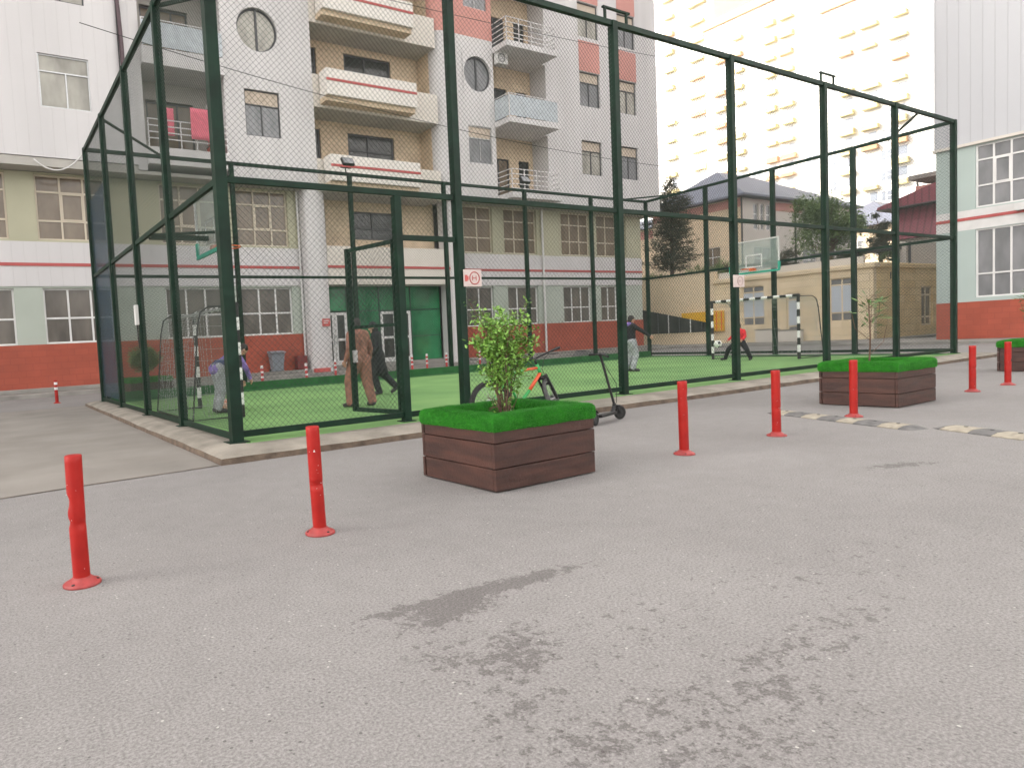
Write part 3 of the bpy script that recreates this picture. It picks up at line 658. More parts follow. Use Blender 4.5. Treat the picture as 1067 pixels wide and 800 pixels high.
# ray/ground crossings beyond the cage
for (x, y, l) in ((9.05, 24.2, 'striped bollard in front of the grey dustbin beyond the cage'), (10.6, 23.6, 'striped bollard in front of the white entrance column beyond the cage'), (13.2, 26.3, 'striped bollard before the left entrance door beside the person in brown'),
                  (17.0, 26.0, 'striped bollard before the right entrance door'), (17.9, 26.1, 'striped bollard before the green glass right of the entrance door'), (19.1, 26.2, 'striped bollard at the right end of the green glass'), (19.95, 26.1, 'striped bollard before the column right of the green glass'), (21.3, 26.4, 'striped bollard behind the leafy bush beyond the cage')):
    cone(x, y, l, 0.70)
t = thing('striped_bollard', 'lone red bollard with white bands far left in front of the red wall', 'bollard', (1.93, 23.3, 0), 'red and white bollards along the far kerb')
m = MB()
for i, (a, b, mi) in enumerate(((0.02, 0.42, 0), (0.42, 0.50, 1), (0.50, 0.58, 0), (0.58, 0.66, 1), (0.66, 0.72, 0))): m.lathe([(0.05, a), (0.05, b)], 14, mi=mi)
o = bpy.data.objects.new('tube', m.mesh('tube', [M['red'], M['whitepaint']])); COL.objects.link(o); o.parent = t
m = MB(); m.lathe([(0.11, 0.0), (0.11, 0.012), (0.06, 0.04)], 16); o = bpy.data.objects.new('base', m.mesh('base', [M['red']])); COL.objects.link(o); o.parent = t

# ------------------------------------------------------------------ planters
def local(mb, name, m, t, smooth=False, bevel=0):
    mats = m if isinstance(m, (list, tuple)) else [m]
    o = bpy.data.objects.new(name, mb.mesh(name, mats, smooth)); COL.objects.link(o); o.parent = t
    if bevel:
        b = o.modifiers.new('bevel', 'BEVEL'); b.width = bevel; b.segments = 2; b.limit_method = 'ANGLE'
    return o
def rim_mesh(W, D, seed):
    """thick turf roll around the top edge, with short blades"""
    rr = random.Random(seed); m = MB(); prof = []
    a_, b_ = 0.105, 0.085      # half width, half height
    for k in range(20):
        t = 2*math.pi*k/20; c, s = math.cos(t), math.sin(t)
        prof.append((a_*math.copysign(abs(c)**0.55, c), b_*math.copysign(abs(s)**0.6, s)))
    path = []
    N = 14
    cs = [(-W/2, -D/2), (W/2, -D/2), (W/2, D/2), (-W/2, D/2)]
    for i in range(4):
        p, q = Vector(cs[i]), Vector(cs[(i+1) % 4]); dprev = (p-Vector(cs[i-1])).normalized(); d = (q-p).normalized()
        path.append((p, ((Vector((dprev.y, -dprev.x))+Vector((d.y, -d.x)))), d))
        for k in range(1, N): path.append((p.lerp(q, k/N), Vector((d.y, -d.x)), d))
    rings = []; K = len(prof); vs = []; nrm = []
    for idx, (p, n, d) in enumerate(path):
        w = 1+0.012*math.sin(idx*0.7+seed)+rr.uniform(-0.012, 0.012); dz = 0.002*math.sin(idx*0.9+seed)
        for (u, v) in prof: vs.append((p.x+n.x*u*w, p.y+n.y*u*w, 0.595+dz+v*w))
    fs = []
    n_ = len(path)
    for i in range(n_):
        for k in range(K): fs.append((i*K+k, ((i+1) % n_)*K+k, ((i+1) % n_)*K+(k+1) % K, i*K+(k+1) % K))
    m.add(vs, [tuple(reversed(f)) for f in fs])
    # blades
    bv = []; bf = []
    for _ in range(48000):
        f = fs[rr.randrange(len(fs))]; a, b, c, e = [Vector(vs[i]) for i in f]
        u, v = rr.random(), rr.random(); p = a.lerp(b, u).lerp(e.lerp(c, u), v); nn = (c-a).cross(e-b)
        if nn.length < 1e-9: continue
        nn.normalize()
        i0 = f[0]//K; pc = path[i0][0]; outv = p-Vector((pc.x, pc.y, 0.595))
        if nn.dot(Vector((outv.x, outv.y, outv.z))) < 0: nn = -nn
        if nn.z < -0.6: continue
        d = (nn + Vector((rr.uniform(-.6, .6), rr.uniform(-.6, .6), rr.uniform(-.3, .5)))).normalized(); L = rr.uniform(0.010, 0.022); sd_ = d.orthogonal().normalized()*0.0024
        k = len(bv); bv += [p-sd_, p+sd_, p+d*L]; bf.append((k, k+1, k+2))
    m.add(bv, bf, 1)
    return m
def planter(label, W=1.25, D=1.08):
    t = thing('planter', label, 'planter', (0, 0, 0), 'brown plank planters with green turf rims')
    th = 0.035; rr = random.Random(5)
    for k, (z0, z1) in enumerate(((0.012, 0.203), (0.211, 0.425), (0.433, 0.60))):
        for s in (0, 1, 2, 3):
            o_ = rr.uniform(-0.004, 0.004); m = MB(); ov = 0.006*((k+s) % 2)
            if s == 0: m.box(-W/2-ov, W/2+ov, -D/2+o_, -D/2+th+o_, z0, z1)
            if s == 1: m.box(-W/2-ov, W/2+ov, D/2-th+o_, D/2+o_, z0, z1)
            if s == 2: m.box(-W/2+o_, -W/2+th+o_, -D/2+th+0.006, D/2-th-0.006, z0, z1)
            if s == 3: m.box(W/2-th+o_, W/2+o_, -D/2+th+0.006, D/2-th-0.006, z0, z1)
            local(m, 'plank', M['wood'], t, bevel=0.004)
    m = MB(); m.box(-W/2+0.05, W/2-0.05, -D/2+0.05, D/2-0.05, 0.02, 0.53); local(m, 'soil', M['soil'], t)
    local(rim_mesh(W-0.18, D-0.18, 4), 'turf_rim', [M['rim'], M['blade']], t, smooth=False)
    return t
p1 = planter('brown plank planter with bright green turf rim and leafy bush, nearest the viewer')
p1.location = (4.34, 5.02, 0); p1.rotation_euler = (0, 0, R_(1.0))
copy_tree(p1, (12.06, 5.13, 0), R_(0), 'brown plank planter holding a thin long-leaved sapling, right of centre')
copy_tree(p1, (19.95, 5.35, 0), R_(2), 'brown plank planter cut off by the right edge of the picture')
copy_tree(p1, (4.35, 21.6, 0), R_(3), 'turf-rimmed planter seen dimly behind the far left cage mesh')

# ------------------------------------------------------------------ plants
def leaf(mb, p, d, L, W, rr, up=Vector((0, 0, 1))):
    d = d.normalized(); s_ = d.cross(up+Vector((rr.uniform(-.5, .5), rr.uniform(-.5, .5), 0)))
    if s_.length < 0.05: s_ = d.orthogonal()
    s_.normalize(); n = s_.cross(d)
    mb.add([p, p+d*L*0.45+s_*W/2-n*W*0.12, p+d*L-n*L*0.1, p+d*L*0.45-s_*W/2-n*W*0.12, p+d*L*0.5+n*W*0.05], [(0, 1, 4), (1, 2, 4), (2, 3, 4), (3, 0, 4)])
def bush():
    rr = random.Random(11); t = thing('bush', 'light green leafy bush growing in the near planter', 'bush', (0, 0, 0.53))
    st = MB(); lf = MB(); base = Vector((0, 0, 0.0)); ends = []
    for k in range(9):
        a = rr.uniform(0, 6.28); sp = rr.uniform(0.05, 0.25); H = rr.uniform(0.58, 0.98); p = base+Vector((math.cos(a)*0.04, math.sin(a)*0.04, 0)); pts = [p]; r0 = rr.uniform(0.009, 0.016)
        for i in range(1, 7):
            f = i/6; pts.append(Vector((math.cos(a)*(0.04+sp*f**1.4)+rr.uniform(-.025, .025), math.sin(a)*(0.04+sp*f**1.4)+rr.uniform(-.025, .025), H*f)))
        st.tube(pts, r0, 6, rs=[r0*(1-0.75*i/6) for i in range(7)])
        for i in range(1, 7):
            for _ in range((1 if rr.random() < 0.5 else 0) if i < 3 else (3 if i == 3 else 7)):
                b = pts[i].lerp(pts[i-1], rr.random()); aa = rr.uniform(0, 6.28); L = rr.uniform(0.08, 0.2)*(0.6 if i < 3 else 1.15)
                e = b+Vector((math.cos(aa)*L, math.sin(aa)*L, L*rr.uniform(0.1, 0.75))); st.tube([b, b.lerp(e, .5)+Vector((0, 0, .01)), e], 0.003, 4)
                n = 4 if i < 3 else (13 if i < 5 else 19)
                for q in range(n):
                    c = b.lerp(e, rr.uniform(0.25, 1.05))+Vector([rr.gauss(0, 0.022) for _ in range(3)]); d = Vector((rr.uniform(-1, 1), rr.uniform(-1, 1), rr.uniform(-0.35, 0.8)))
                    leaf(lf, c, d, rr.uniform(0.040, 0.072), rr.uniform(0.024, 0.040), rr)
    for q in range(2):   # long stray shoots
        a = (3.3, 0.2, 1.2)[q]; pts = [Vector((math.cos(a)*(0.12+0.1*i), math.sin(a)*(0.1+0.08*i), 0.68+0.10*i)) for i in range(5)]; st.tube(pts, 0.004, 5)
        for i in range(34): c = pts[rr.randrange(1, 5)]+Vector([rr.gauss(0, 0.03) for _ in range(3)]); leaf(lf, c, Vector((rr.uniform(-1, 1), rr.uniform(-1, 1), rr.uniform(-.2, .9))), 0.04, 0.02, rr)
    # low dry twigs at the foot
    for _ in range(16):
        a = rr.uniform(0, 6.28); st.tube([(0, 0, 0.03), (math.cos(a)*0.1, math.sin(a)*0.1, rr.uniform(0.08, 0.2)), (math.cos(a)*0.22, math.sin(a)*0.2, rr.uniform(0.08, 0.3))], 0.0035, 4)
    local(st, 'stem', M['bark'], t); local(lf, 'foliage', M['leaf'], t); return t
b = bush(); b.location = (4.38, 5.08, 0.53); b.scale = (0.80, 0.80, 1.06)
def sapling():
    rr = random.Random(4); t = thing('sapling', 'thin sapling with long narrow leaves in the planter right of centre', 'sapling', (0, 0, 0))
    st = MB(); lf = MB(); pts = [Vector((0.01*math.sin(i*1.3), 0.012*math.cos(i), 0.16*i)) for i in range(7)]; st.tube(pts, 0.012, 6, rs=[0.013-0.0012*i for i in range(7)])
    for (a, H0, L, nl) in ((3.6, 0.25, 0.5, 0), (5.6, 0.2, 0.45, 0), (2.4, 0.4, 0.45, 2), (0.3, 0.5, 0.5, 3), (5.9, 0.62, 0.35, 5)):
        b0 = Vector((0, 0, H0)); e = b0+Vector((math.cos(a)*L*0.5, math.sin(a)*L*0.5, L*0.85)); mid = b0.lerp(e, 0.5)+Vector((math.cos(a)*0.07, math.sin(a)*0.07, -0.02)); st.tube([b0, mid, e], 0.004, 5)
        for _ in range(nl): leaf(lf, e, Vector((rr.uniform(-1, 1), rr.uniform(-1, 1), rr.uniform(-.3, .6))), rr.uniform(0.12, 0.2), 0.035, rr)
    for k in range(46):
        h = rr.uniform(0.52, 1.0); a = rr.uniform(0, 6.28); p = Vector((0, 0, h)); d = Vector((math.cos(a), math.sin(a), rr.uniform(-0.35, 0.9))); q = p+d.normalized()*rr.uniform(0.02, 0.16); st.tube([p, q], 0.0025, 3)
        leaf(lf, q, d, rr.uniform(0.12, 0.21), rr.uniform(0.025, 0.04), rr)
    local(st, 'stem', M['bark'], t); local(lf, 'foliage', M['leaflong'], t); return t
s_ = sapling(); s_.location = (12.0, 5.2, 0.53); s_.scale = (1.1, 1.1, 1.15)
s2 = copy_tree(s_, (19.9, 5.4, 0.53), 1.9, 'sapling in the planter cut by the right edge')
bpy.data.objects.remove([c for c in kids(s2)][0]) if False else None
def round_shrub(name, label, loc, rx, rz, n, seed, m, cat='shrub', trunk=0.3, ls=0.05):
    rr = random.Random(seed); t = thing(name, label, cat, loc); st = MB(); lf = MB()
    st.tube([(0, 0, 0), (0.01, 0, trunk), (0, 0.01, trunk+rz)], 0.02, 6)
    for k in range(12):
        a = rr.uniform(0, 6.28); st.tube([(0, 0, trunk), (math.cos(a)*rx*0.7, math.sin(a)*rx*0.7, trunk+rz*rr.uniform(0.4, 1.6))], 0.008, 4)
    for _ in range(n):
        a, c = rr.uniform(0, 6.28), rr.uniform(-1, 1); s = math.sqrt(1-c*c); r = rr.uniform(0.55, 1.08)*(1+0.18*math.sin(3*a+seed)*math.cos(4*c))
        p = Vector((rx*r*s*math.cos(a), rx*r*s*math.sin(a), trunk+rz+rz*r*c)); leaf(lf, p, Vector((rr.uniform(-1, 1), rr.uniform(-1, 1), rr.uniform(-.3, 1))), ls*rr.uniform(.7, 1.4), ls*0.6, rr)
    local(st, 'stem', M['bark'], t); local(lf, 'foliage', m, t); return t
round_shrub('shrub', 'clipped shrub rising from the planter behind the far left cage mesh', (4.3, 21.6, 0.5), 0.45, 0.38, 3500, 3, M['leafdark'], trunk=0.35, ls=0.07)

# ------------------------------------------------------------------ speed bumps
def bump(label, a, b, lens, start):
    a, b = Vector((*a, 0)), Vector((*b, 0)); d = (b-a).normalized(); s = d.cross(Vector((0, 0, 1)))
    t = thing('speed_bump', label, 'speed bump', tuple(a), 'speed bump strips')
    u = 0; k = start; hw = 0.17
    prof = [(-hw, 0), (-hw, 0.012), (-hw*0.55, 0.038), (-0.02, 0.045), (hw*0.55, 0.038), (hw, 0.012), (hw, 0)]
    for L in lens:
        m = MB(); m.prism([a+d*(u+0.004)+s*p+Vector((0, 0, z)) for p, z in prof], d*(L-0.008)); mt = M['bumpcream'] if k else M['rubber']
        o = m.build('segment', mt, t, bevel=0.004)
        c = a+d*(u+L/2); m = MB(); m.lathe([(0.02, 0), (0.02, 0.004)], 10, c+Vector((0, 0, 0.046))); m.build('bolt_hole', M['blackpaint'], o)
        u += L; k = 1-k
    for q, sg in ((0, -1), (u, 1)):
        c = a+d*q; m = MB(); m.add([c+s*p+Vector((0, 0, z)) for p, z in prof]+[c+d*0.14*sg+s*p*0.7 for p, z in prof], [(i, i+7, i+8, i+1) if sg > 0 else (i, i+1, i+8, i+7) for i in range(6)]); m.build('end_cap', M['rubber'], t)
bump('speed bump strip of cream and black blocks in front of the sapling planter', (10.1, 5.55), (9.42, 3.60), [0.24, 0.30, 0.27, 0.30, 0.26, 0.33, 0.28], 1)
bump('speed bump strip of cream and black blocks running off the right edge', (9.66, 3.34), (9.20, 2.3), [0.33, 0.26, 0.33, 0.28, 0.3], 1)

# ------------------------------------------------------------------ bicycle
def bicycle():
    t = thing('bicycle', 'orange and green mountain bike parked behind the near planter', 'bicycle', (6.36, 7.62, 0))
    t.rotation_euler = (R_(-7), 0, R_(-6)); t.scale = (1.12, 1.12, 1.08)
    V = Vector; R = 0.335; rh, fh = V((0, 0, R)), V((1.07, 0, R)); bb = V((0.43, 0, 0.30)); st = V((0.28, 0, 0.70)); ht, hb = V((0.80, 0, 0.82)), V((0.845, 0, 0.69))
    ax = (ht-hb).normalized(); S = Matrix.Translation(hb) @ Matrix.Rotation(R_(42), 4, ax) @ Matrix.Translation(-hb)
    def wheel(c, T, mt, nm):
        w_ = MB(); a = T.to_3x3() @ V((0, 1, 0)); c = T @ c
        w_.torus(c, R-0.027, 0.027, a, 40, 10); o = local(w_, nm, mt, t, True)
        for k in range(1): pass
        kn = MB(); b1 = a.orthogonal().normalized(); b2 = a.cross(b1)
        for k in range(72):
            q = 2*math.pi*k/72; d = b1*math.cos(q)+b2*math.sin(q); tn = -b1*math.sin(q)+b2*math.cos(q); kn.bar(c+d*(R-0.004)-a*0.016, c+d*(R-0.004)+a*0.016, 0.010, 0.009, up=d)
        x = local(kn, 'tread', mt, o)
        rm = MB(); rm.torus(c, R-0.062, 0.012, a, 40, 6); x = local(rm, 'rim', M['blackpaint'], o, True)
        sp = MB(); sp.tube([c-a*0.045, c+a*0.045], 0.022, 10)
        for k in range(28):
            q = 2*math.pi*k/28; d = b1*math.cos(q)+b2*math.sin(q); q2 = q+0.35*(1 if k % 2 else -1); e = b1*math.cos(q2)+b2*math.sin(q2); sp.tube([c+e*0.02+a*0.03*(1 if k % 4 < 2 else -1), c+d*(R-0.06)], 0.0016, 4)
        sp.tube([c+a*0.05, c+a*0.053], 0.08, 20); x = local(sp, 'spokes', M['steel'], o)
        return o
    I = Matrix.Identity(4)
    wheel(rh, I, M['tyre'], 'wheel'); wheel(fh, S, M['tyregrey'], 'wheel')
    m = MB(); o = V((0, 0.0, 0))
    m.tube([st+V((-.01, 0, .04)), bb], 0.017, 10, mi=1)
    j1 = ht.lerp(st, 0.45); m.tube([ht+V((0, 0, -.03)), j1], 0.019, 10, mi=0); m.tube([j1, st], 0.018, 10, mi=1)
    j2 = hb.lerp(bb, 0.52); m.tube([hb+V((-.01, 0, .02)), j2], 0.025, 12, mi=0); m.tube([j2, bb], 0.024, 12, mi=1)
    m.tube([ht+ax*0.02, hb-ax*0.02], 0.024, 12, mi=1)
    for y in (-0.055, 0.055): m.tube([bb+V((0, y*0.6, 0)), rh+V((0, y, 0))], 0.010, 8, mi=1); m.tube([st+V((0, y*0.3, -.02)), rh+V((0, y, 0))], 0.008, 8, mi=1)
    local(m, 'frame', [M['bikeorange'], M['bikegreen']], t, True)
    m = MB()
    cr = hb-ax*0.045
    m.tube([hb-ax*0.02, cr], 0.02, 10); m.bar(cr+V((0, -0.07, 0)), cr+V((0, 0.07, 0)), 0.045, 0.05, up=ax); m.ball(cr, 0.035)
    for y in (-0.062, 0.062):
        a = cr+V((0, y, 0.03)); b_ = fh+V((0, y, 0)); mid = a.lerp(b_, 0.55); m.tube([a, mid], 0.017, 10); m.tube([mid, b_], 0.023, 10)
    m.bar(cr.lerp(fh, 0.3)+V((0.03, -0.06, 0)), cr.lerp(fh, 0.3)+V((0.03, 0.06, 0)), 0.03)
    m.v = [S @ V(v) for v in m.v]; local(m, 'fork', M['black'], t)
    m = MB(); c = ht+ax*0.09
    m.tube([ht+ax*0.02, c+ax*0.02], 0.017, 10); m.bar(c, c+V((0.07, 0, 0.02)), 0.03, 0.035)
    h = c+V((0.07, 0, 0.03)); m.tube([h+V((-0.05, -0.35, 0.02)), h+V((-0.01, -0.2, 0.018)), h, h+V((-0.01, 0.2, 0.018)), h+V((-0.05, 0.35, 0.02))], 0.013, 8)
    m.v = [S @ V(v) for v in m.v]; hbm = local(m, 'handlebar', M['black'], t, True)
    for s_ in (-1, 1):
        m = MB(); m.tube([h+V((-0.028, s_*0.25, 0.019)), h+V((-0.055, s_*0.37, 0.021))], 0.019, 10); m.v = [S @ V(v) for v in m.v]; local(m, 'grip', M['black'], hbm)
        m = MB(); m.tube([h+V((0.0, s_*0.19, 0.0)), h+V((0.05, s_*0.22, -0.012)), h+V((0.045, s_*0.31, -0.03))], 0.006, 6); m.tube([h+V((0.02, s_*0.19, 0)), h+V((0.1, s_*0.1, -0.02)), h+V((0.06, s_*0.03, -0.16)), cr+V((0.05, s_*0.03, 0))], 0.004, 5); m.v = [S @ V(v) for v in m.v]; local(m, 'brake_lever', M['blackpaint'], hbm)
    m = MB(); m.tube([st, st+V((-0.06, 0, 0.2))], 0.014, 8); local(m, 'seat_post', M['black'], t)
    m = MB(); m.ball(st+V((-0.10, 0, 0.225)), 0.13, 0.075, 0.03); m.ball(st+V((0.04, 0, 0.225)), 0.11, 0.025, 0.022); local(m, 'saddle', M['black'], t, True)
    m = MB(); m.torus(bb+V((0, -0.05, 0)), 0.085, 0.007, (0, 1, 0), 24, 6)
    for y, s_ in ((-0.07, 1), (0.07, -1)): m.bar(bb+V((0, y, 0)), bb+V((0.15*s_, y, -0.08*s_)), 0.02, 0.014); m.bar(bb+V((0.15*s_, y, -0.08*s_)), bb+V((0.15*s_, y+0.1*(1 if y > 0 else -1), -0.08*s_)), 0.08, 0.02)
    m.tube([bb+V((0, -0.05, 0.085)), rh+V((0, -0.05, 0.04))], 0.005, 5); m.tube([bb+V((0, -0.05, -0.085)), rh+V((0, -0.05, -0.04))], 0.005, 5); local(m, 'crankset', M['black'], t)
    m = MB(); m.tube([V((0.25, 0.06, 0.28)), V((0.2, 0.24, 0.015))], 0.008, 6); local(m, 'kickstand', M['black'], t)
bicycle()

def scooter():
    t = thing('electric_scooter', 'black electric kick scooter standing by the kerb right of the near planter', 'scooter', (7.50, 6.74, 0)); t.rotation_euler = (R_(-7), 0, R_(17)); t.scale = (0.93, 0.93, 0.97)
    V = Vector; R = 0.108
    head = V((0.80, 0, 0.16)); top = V((0.54, 0, 1.03)); ax = (top-head).normalized(); S = Matrix.Translation(head) @ Matrix.Rotation(R_(-32), 4, ax) @ Matrix.Translation(-head)
    def wh(c, T):
        m = MB(); a = T.to_3x3() @ V((0, 1, 0)); c = T @ c; m.torus(c, R-0.028, 0.028, a, 28, 10); o = local(m, 'wheel', M['tyre'], t, True)
        m = MB(); m.tube([c-a*0.02, c+a*0.02], 0.062, 18); local(m, 'hub', M['blackpaint'], o)
    wh(V((0, 0, R)), Matrix.Identity(4)); wh(V((0.88, 0, R)), S)
    m = MB(); m.box(0.12, 0.68, -0.075, 0.075, 0.10, 0.145); m.bar((0.0, 0, 0.11), (0.16, 0, 0.12), 0.03, 0.03); m.bar((0.66, 0, 0.125), (0.80, 0, 0.24), 0.06, 0.05); local(m, 'deck', M['black'], t, bevel=0.012)
    m = MB(); pts = [V((-0.0+math.cos(R_(a))*0.128, 0, R+math.sin(R_(a))*0.128)) for a in (30, 60, 90, 120, 150, 175)]
    for a, b_ in zip(pts, pts[1:]): m.bar(a, b_, 0.065, 0.006, up=(a-V((0, 0, R))))
    local(m, 'rear_mudguard', M['black'], t)
    m = MB(); m.tube([head, top], 0.021, 12); m.tube([head+ax*-0.02, head+ax*0.10], 0.032, 12)
    for y in (-0.045, 0.045): m.bar(head+V((0.01, y, 0.05)), V((0.88, y, R)), 0.012, 0.03)
    m.bar(head+V((0.03, -0.05, 0.06)), head+V((0.03, 0.05, 0.06)), 0.05, 0.03); m.v = [S @ V(v) for v in m.v]; local(m, 'stem', M['black'], t)
    m = MB(); h = top+V((0, 0, 0.01)); m.tube([h+V((-0.03, -0.235, -0.01)), h+V((0, -0.1, 0)), h+V((0, 0.1, 0)), h+V((-0.03, 0.235, -0.01))], 0.012, 8); m.ball(h, 0.04, 0.035, 0.03); m.v = [S @ V(v) for v in m.v]; hb = local(m, 'handlebar', M['black'], t, True)
    for s_ in (-1, 1):
        m = MB(); m.tube([h+V((-0.012, s_*0.13, -0.005)), h+V((-0.035, s_*0.25, -0.012))], 0.018, 10); m.v = [S @ V(v) for v in m.v]; local(m, 'grip', M['black'], hb)
    m = MB(); m.tube([h+V((0.03, 0.1, -0.01)), h+V((0.07, 0.05, -0.1)), head+V((0.04, 0.02, 0.4)), head+V((0.03, 0.01, 0.1))], 0.005, 5); m.v = [S @ V(v) for v in m.v]; local(m, 'brake_cable', M['blackpaint'], t)
scooter()

# ------------------------------------------------------------------ people
def fuse(mb, vox, smooth=3):
    me = mb.mesh('tmp', []); o = bpy.data.objects.new('tmp', me); COL.objects.link(o)
    r = o.modifiers.new('r', 'REMESH'); r.mode = 'VOXEL'; r.voxel_size = vox; r.use_smooth_shade = True
    s = o.modifiers.new('s', 'SMOOTH'); s.iterations = smooth; s.factor = 0.5
    dg = bpy.context.evaluated_depsgraph_get(); dg.update(); me2 = bpy.data.meshes.new_from_object(o.evaluated_get(dg)); bpy.data.objects.remove(o); bpy.data.meshes.remove(me)
    return me2
def person(label, loc, rz, J, mats, s=1.0, extra=None, sleeve=1.0, coat=False, hood=False):
    """J: joints in local metres, x forward, y left, z up"""
    V = Vector; t = thing('person', label, 'person', loc); t.rotation_euler = (0, 0, rz); t.scale = (s, s, s)
    j = {k: V(v) for k, v in J.items() if k != 'loose'}
    hd = j['head']; up = (hd-j['neck']).normalized(); fw = V(J.get('face', (1, 0, 0))); fw = (fw-up*fw.dot(up)).normalized(); sd_ = up.cross(fw)
    HM = Matrix((fw, sd_, up)).transposed()
    b = MB()
    b.ball(hd+up*0.02, 0.094, 0.077, 0.112, 20, 14, mtx=HM); b.ball(hd+fw*0.022-up*0.055, 0.062, 0.056, 0.058, mtx=HM)
    b.ball(hd+fw*0.095-up*0.008, 0.018, 0.014, 0.022, 8, 6, mtx=HM); b.ball(hd+fw*0.082-up*0.055, 0.012, 0.024, 0.009, 8, 6, mtx=HM); b.ball(hd+fw*0.075-up*0.09, 0.018, 0.02, 0.014, 8, 6, mtx=HM)
    for q in (-1, 1): b.ball(hd+sd_*0.08*q-up*0.008, 0.018, 0.012, 0.028, 8, 6, mtx=HM)
    b.capsule(j['neck']-up*0.03, hd-up*0.04, 0.052, 0.05)
    sh = (j['sl']+j['sr'])/2; hp = (j['hl']+j['hr'])/2
    b.capsule(j['sl'].lerp(sh, .25), j['sr'].lerp(sh, .25), 0.062, 0.062); b.capsule(sh-(sh-hp)*0.1, sh.lerp(hp, 0.45), 0.115, 0.10); b.capsule(sh.lerp(hp, .1)+(j['sl']-sh)*0.45, sh.lerp(hp, .5)+(j['sl']-sh)*0.35, 0.09, 0.08); b.capsule(sh.lerp(hp, .1)+(j['sr']-sh)*0.45, sh.lerp(hp, .5)+(j['sr']-sh)*0.35, 0.09, 0.08)
    b.capsule(sh.lerp(hp, 0.5), hp, 0.105, 0.115); b.capsule(j['hl'], j['hr'], 0.095, 0.095); b.capsule(j['neck']-up*0.02, sh, 0.055, 0.07)
    for q in 'lr':
        b.capsule(j['s'+q], j['e'+q], 0.052, 0.040); b.capsule(j['e'+q], j['w'+q], 0.040, 0.027)
        b.capsule(j['h'+q], j['k'+q], 0.085, 0.056); b.capsule(j['k'+q], j['a'+q], 0.055, 0.036)
        a = j['a'+q]; toe = j['t'+q]; b.capsule(a-(toe-a)*0.2+V((0, 0, -0.03)), toe, 0.036, 0.03)
        d = (j['w'+q]-j['e'+q]).normalized(); si = 1 if q == 'l' else -1; pn = d.cross(V((0, 0, 1))); pn = pn.normalized() if pn.length > 0.2 else V((0, -1, 0))*si
        wq = j['w'+q]; across = d.cross(pn).normalized(); 
        b.capsule(wq, wq+d*0.07, 0.026, 0.024); b.capsule(wq+d*0.05+across*0.024, wq+d*0.05-across*0.024, 0.020, 0.020)
        for fi, (o_, L) in enumerate(((-0.033, 0.062), (-0.011, 0.074), (0.011, 0.070), (0.033, 0.054))):
            p = wq+d*0.07+across*o_; m1 = p+d*L*0.5+across*o_*0.25; b.capsule(p, m1, 0.0105, 0.0095, 8); b.capsule(m1, m1+(d+pn*0.55*si).normalized()*L*0.5, 0.0095, 0.008, 8)
        p = wq+d*0.025-across*0.024; b.capsule(p, p+(d*0.6-across*0.8).normalized()*0.035, 0.012, 0.0105, 8); p2 = p+(d*0.6-across*0.8).normalized()*0.035; b.capsule(p2, p2+(d-across*0.2).normalized()*0.03, 0.0105, 0.009, 8)
    def put(me, nm, mt, par=t):
        me.materials.append(mt); o = bpy.data.objects.new(nm, me); COL.objects.link(o); o.parent = par; return o
    body = put(fuse(b, 0.0085, 2), 'body', mats['skin'])
    e = MB()
    for q in (-1, 1): e.ball(hd+fw*0.083+sd_*0.03*q+up*0.012, 0.009, 0.011, 0.007, 8, 6, mtx=HM)
    local(e, 'eyes', M['blackpaint'], t)
    # hair
    h = MB(); h.ball(hd+up*0.045-fw*0.016, 0.100, 0.087, 0.098, 20, 12, mtx=HM)
    h.ball(hd-fw*0.045-up*0.01, 0.065, 0.078, 0.085, 16, 10, mtx=HM)
    if hood: h.ball(hd-fw*0.03-up*0.05, 0.085, 0.098, 0.13, 16, 10, mtx=HM); h.capsule(hd-up*0.10-fw*0.02, j['neck']-up*0.06, 0.085, 0.11)
    put(fuse(h, 0.014, 3), 'headscarf' if hood else 'hair', mats['hair'])
    # top
    c = MB(); c.capsule(j['sl'].lerp(sh, .18), j['sr'].lerp(sh, .18), 0.085, 0.085); 
    for k in (-1, 1):
        v = (j['sl']-sh)*k
        c.capsule(sh.lerp(hp, .08)+v*0.48, sh.lerp(hp, .55)+v*0.42, 0.112, 0.104); c.capsule(sh.lerp(hp, .5)+v*0.42, sh.lerp(hp, 1.08)+v*0.42, 0.104, 0.118)
    c.capsule(sh, hp, 0.125, 0.125); c.capsule(sh+(j['neck']-sh)*0.5, sh, 0.075, 0.1)
    for q in 'lr':
        c.capsule(j['s'+q], j['e'+q], 0.072, 0.056); 
        if sleeve > 0.5: c.capsule(j['e'+q], j['e'+q].lerp(j['w'+q], 0.97), 0.056, 0.040)
    if coat:
        kz = (j['kl']+j['kr'])/2; m1 = hp.lerp(kz, 0.75)
        c.capsule(hp, m1, 0.16, 0.17)
        for q in 'lr': c.capsule(j['h'+q], j['h'+q].lerp(j['k'+q], 0.95), 0.135, 0.12)
    put(fuse(c, 0.014, 3), 'top', mats['top'])
    # trousers
    c = MB(); c.capsule(j['hl'], j['hr'], 0.122, 0.122)
    tw = J.get('loose', 1.0)
    for q in 'lr':
        c.capsule(j['h'+q], j['k'+q], 0.108*tw, 0.078*tw); c.capsule(j['k'+q], j['k'+q].lerp(j['a'+q], 0.96), 0.078*tw, 0.062*tw)
    put(fuse(c, 0.014, 3), 'trousers', mats['trousers'])
    for q in 'lr':
        c = MB(); a = j['a'+q]; toe = j['t'+q]; c.capsule(a-(toe-a)*0.25+V((0, 0, -0.035)), a.lerp(toe, .5)+V((0, 0, -0.012)), 0.046, 0.045); c.capsule(a.lerp(toe, .3)+V((0, 0, -0.01)), toe, 0.046, 0.040); c.capsule(a, a+V((0, 0, 0.05)), 0.048, 0.046)
        put(fuse(c, 0.012, 2), 'shoe', mats['shoe'])
    if extra: extra(t, j)
    return t
GZ = 0.14
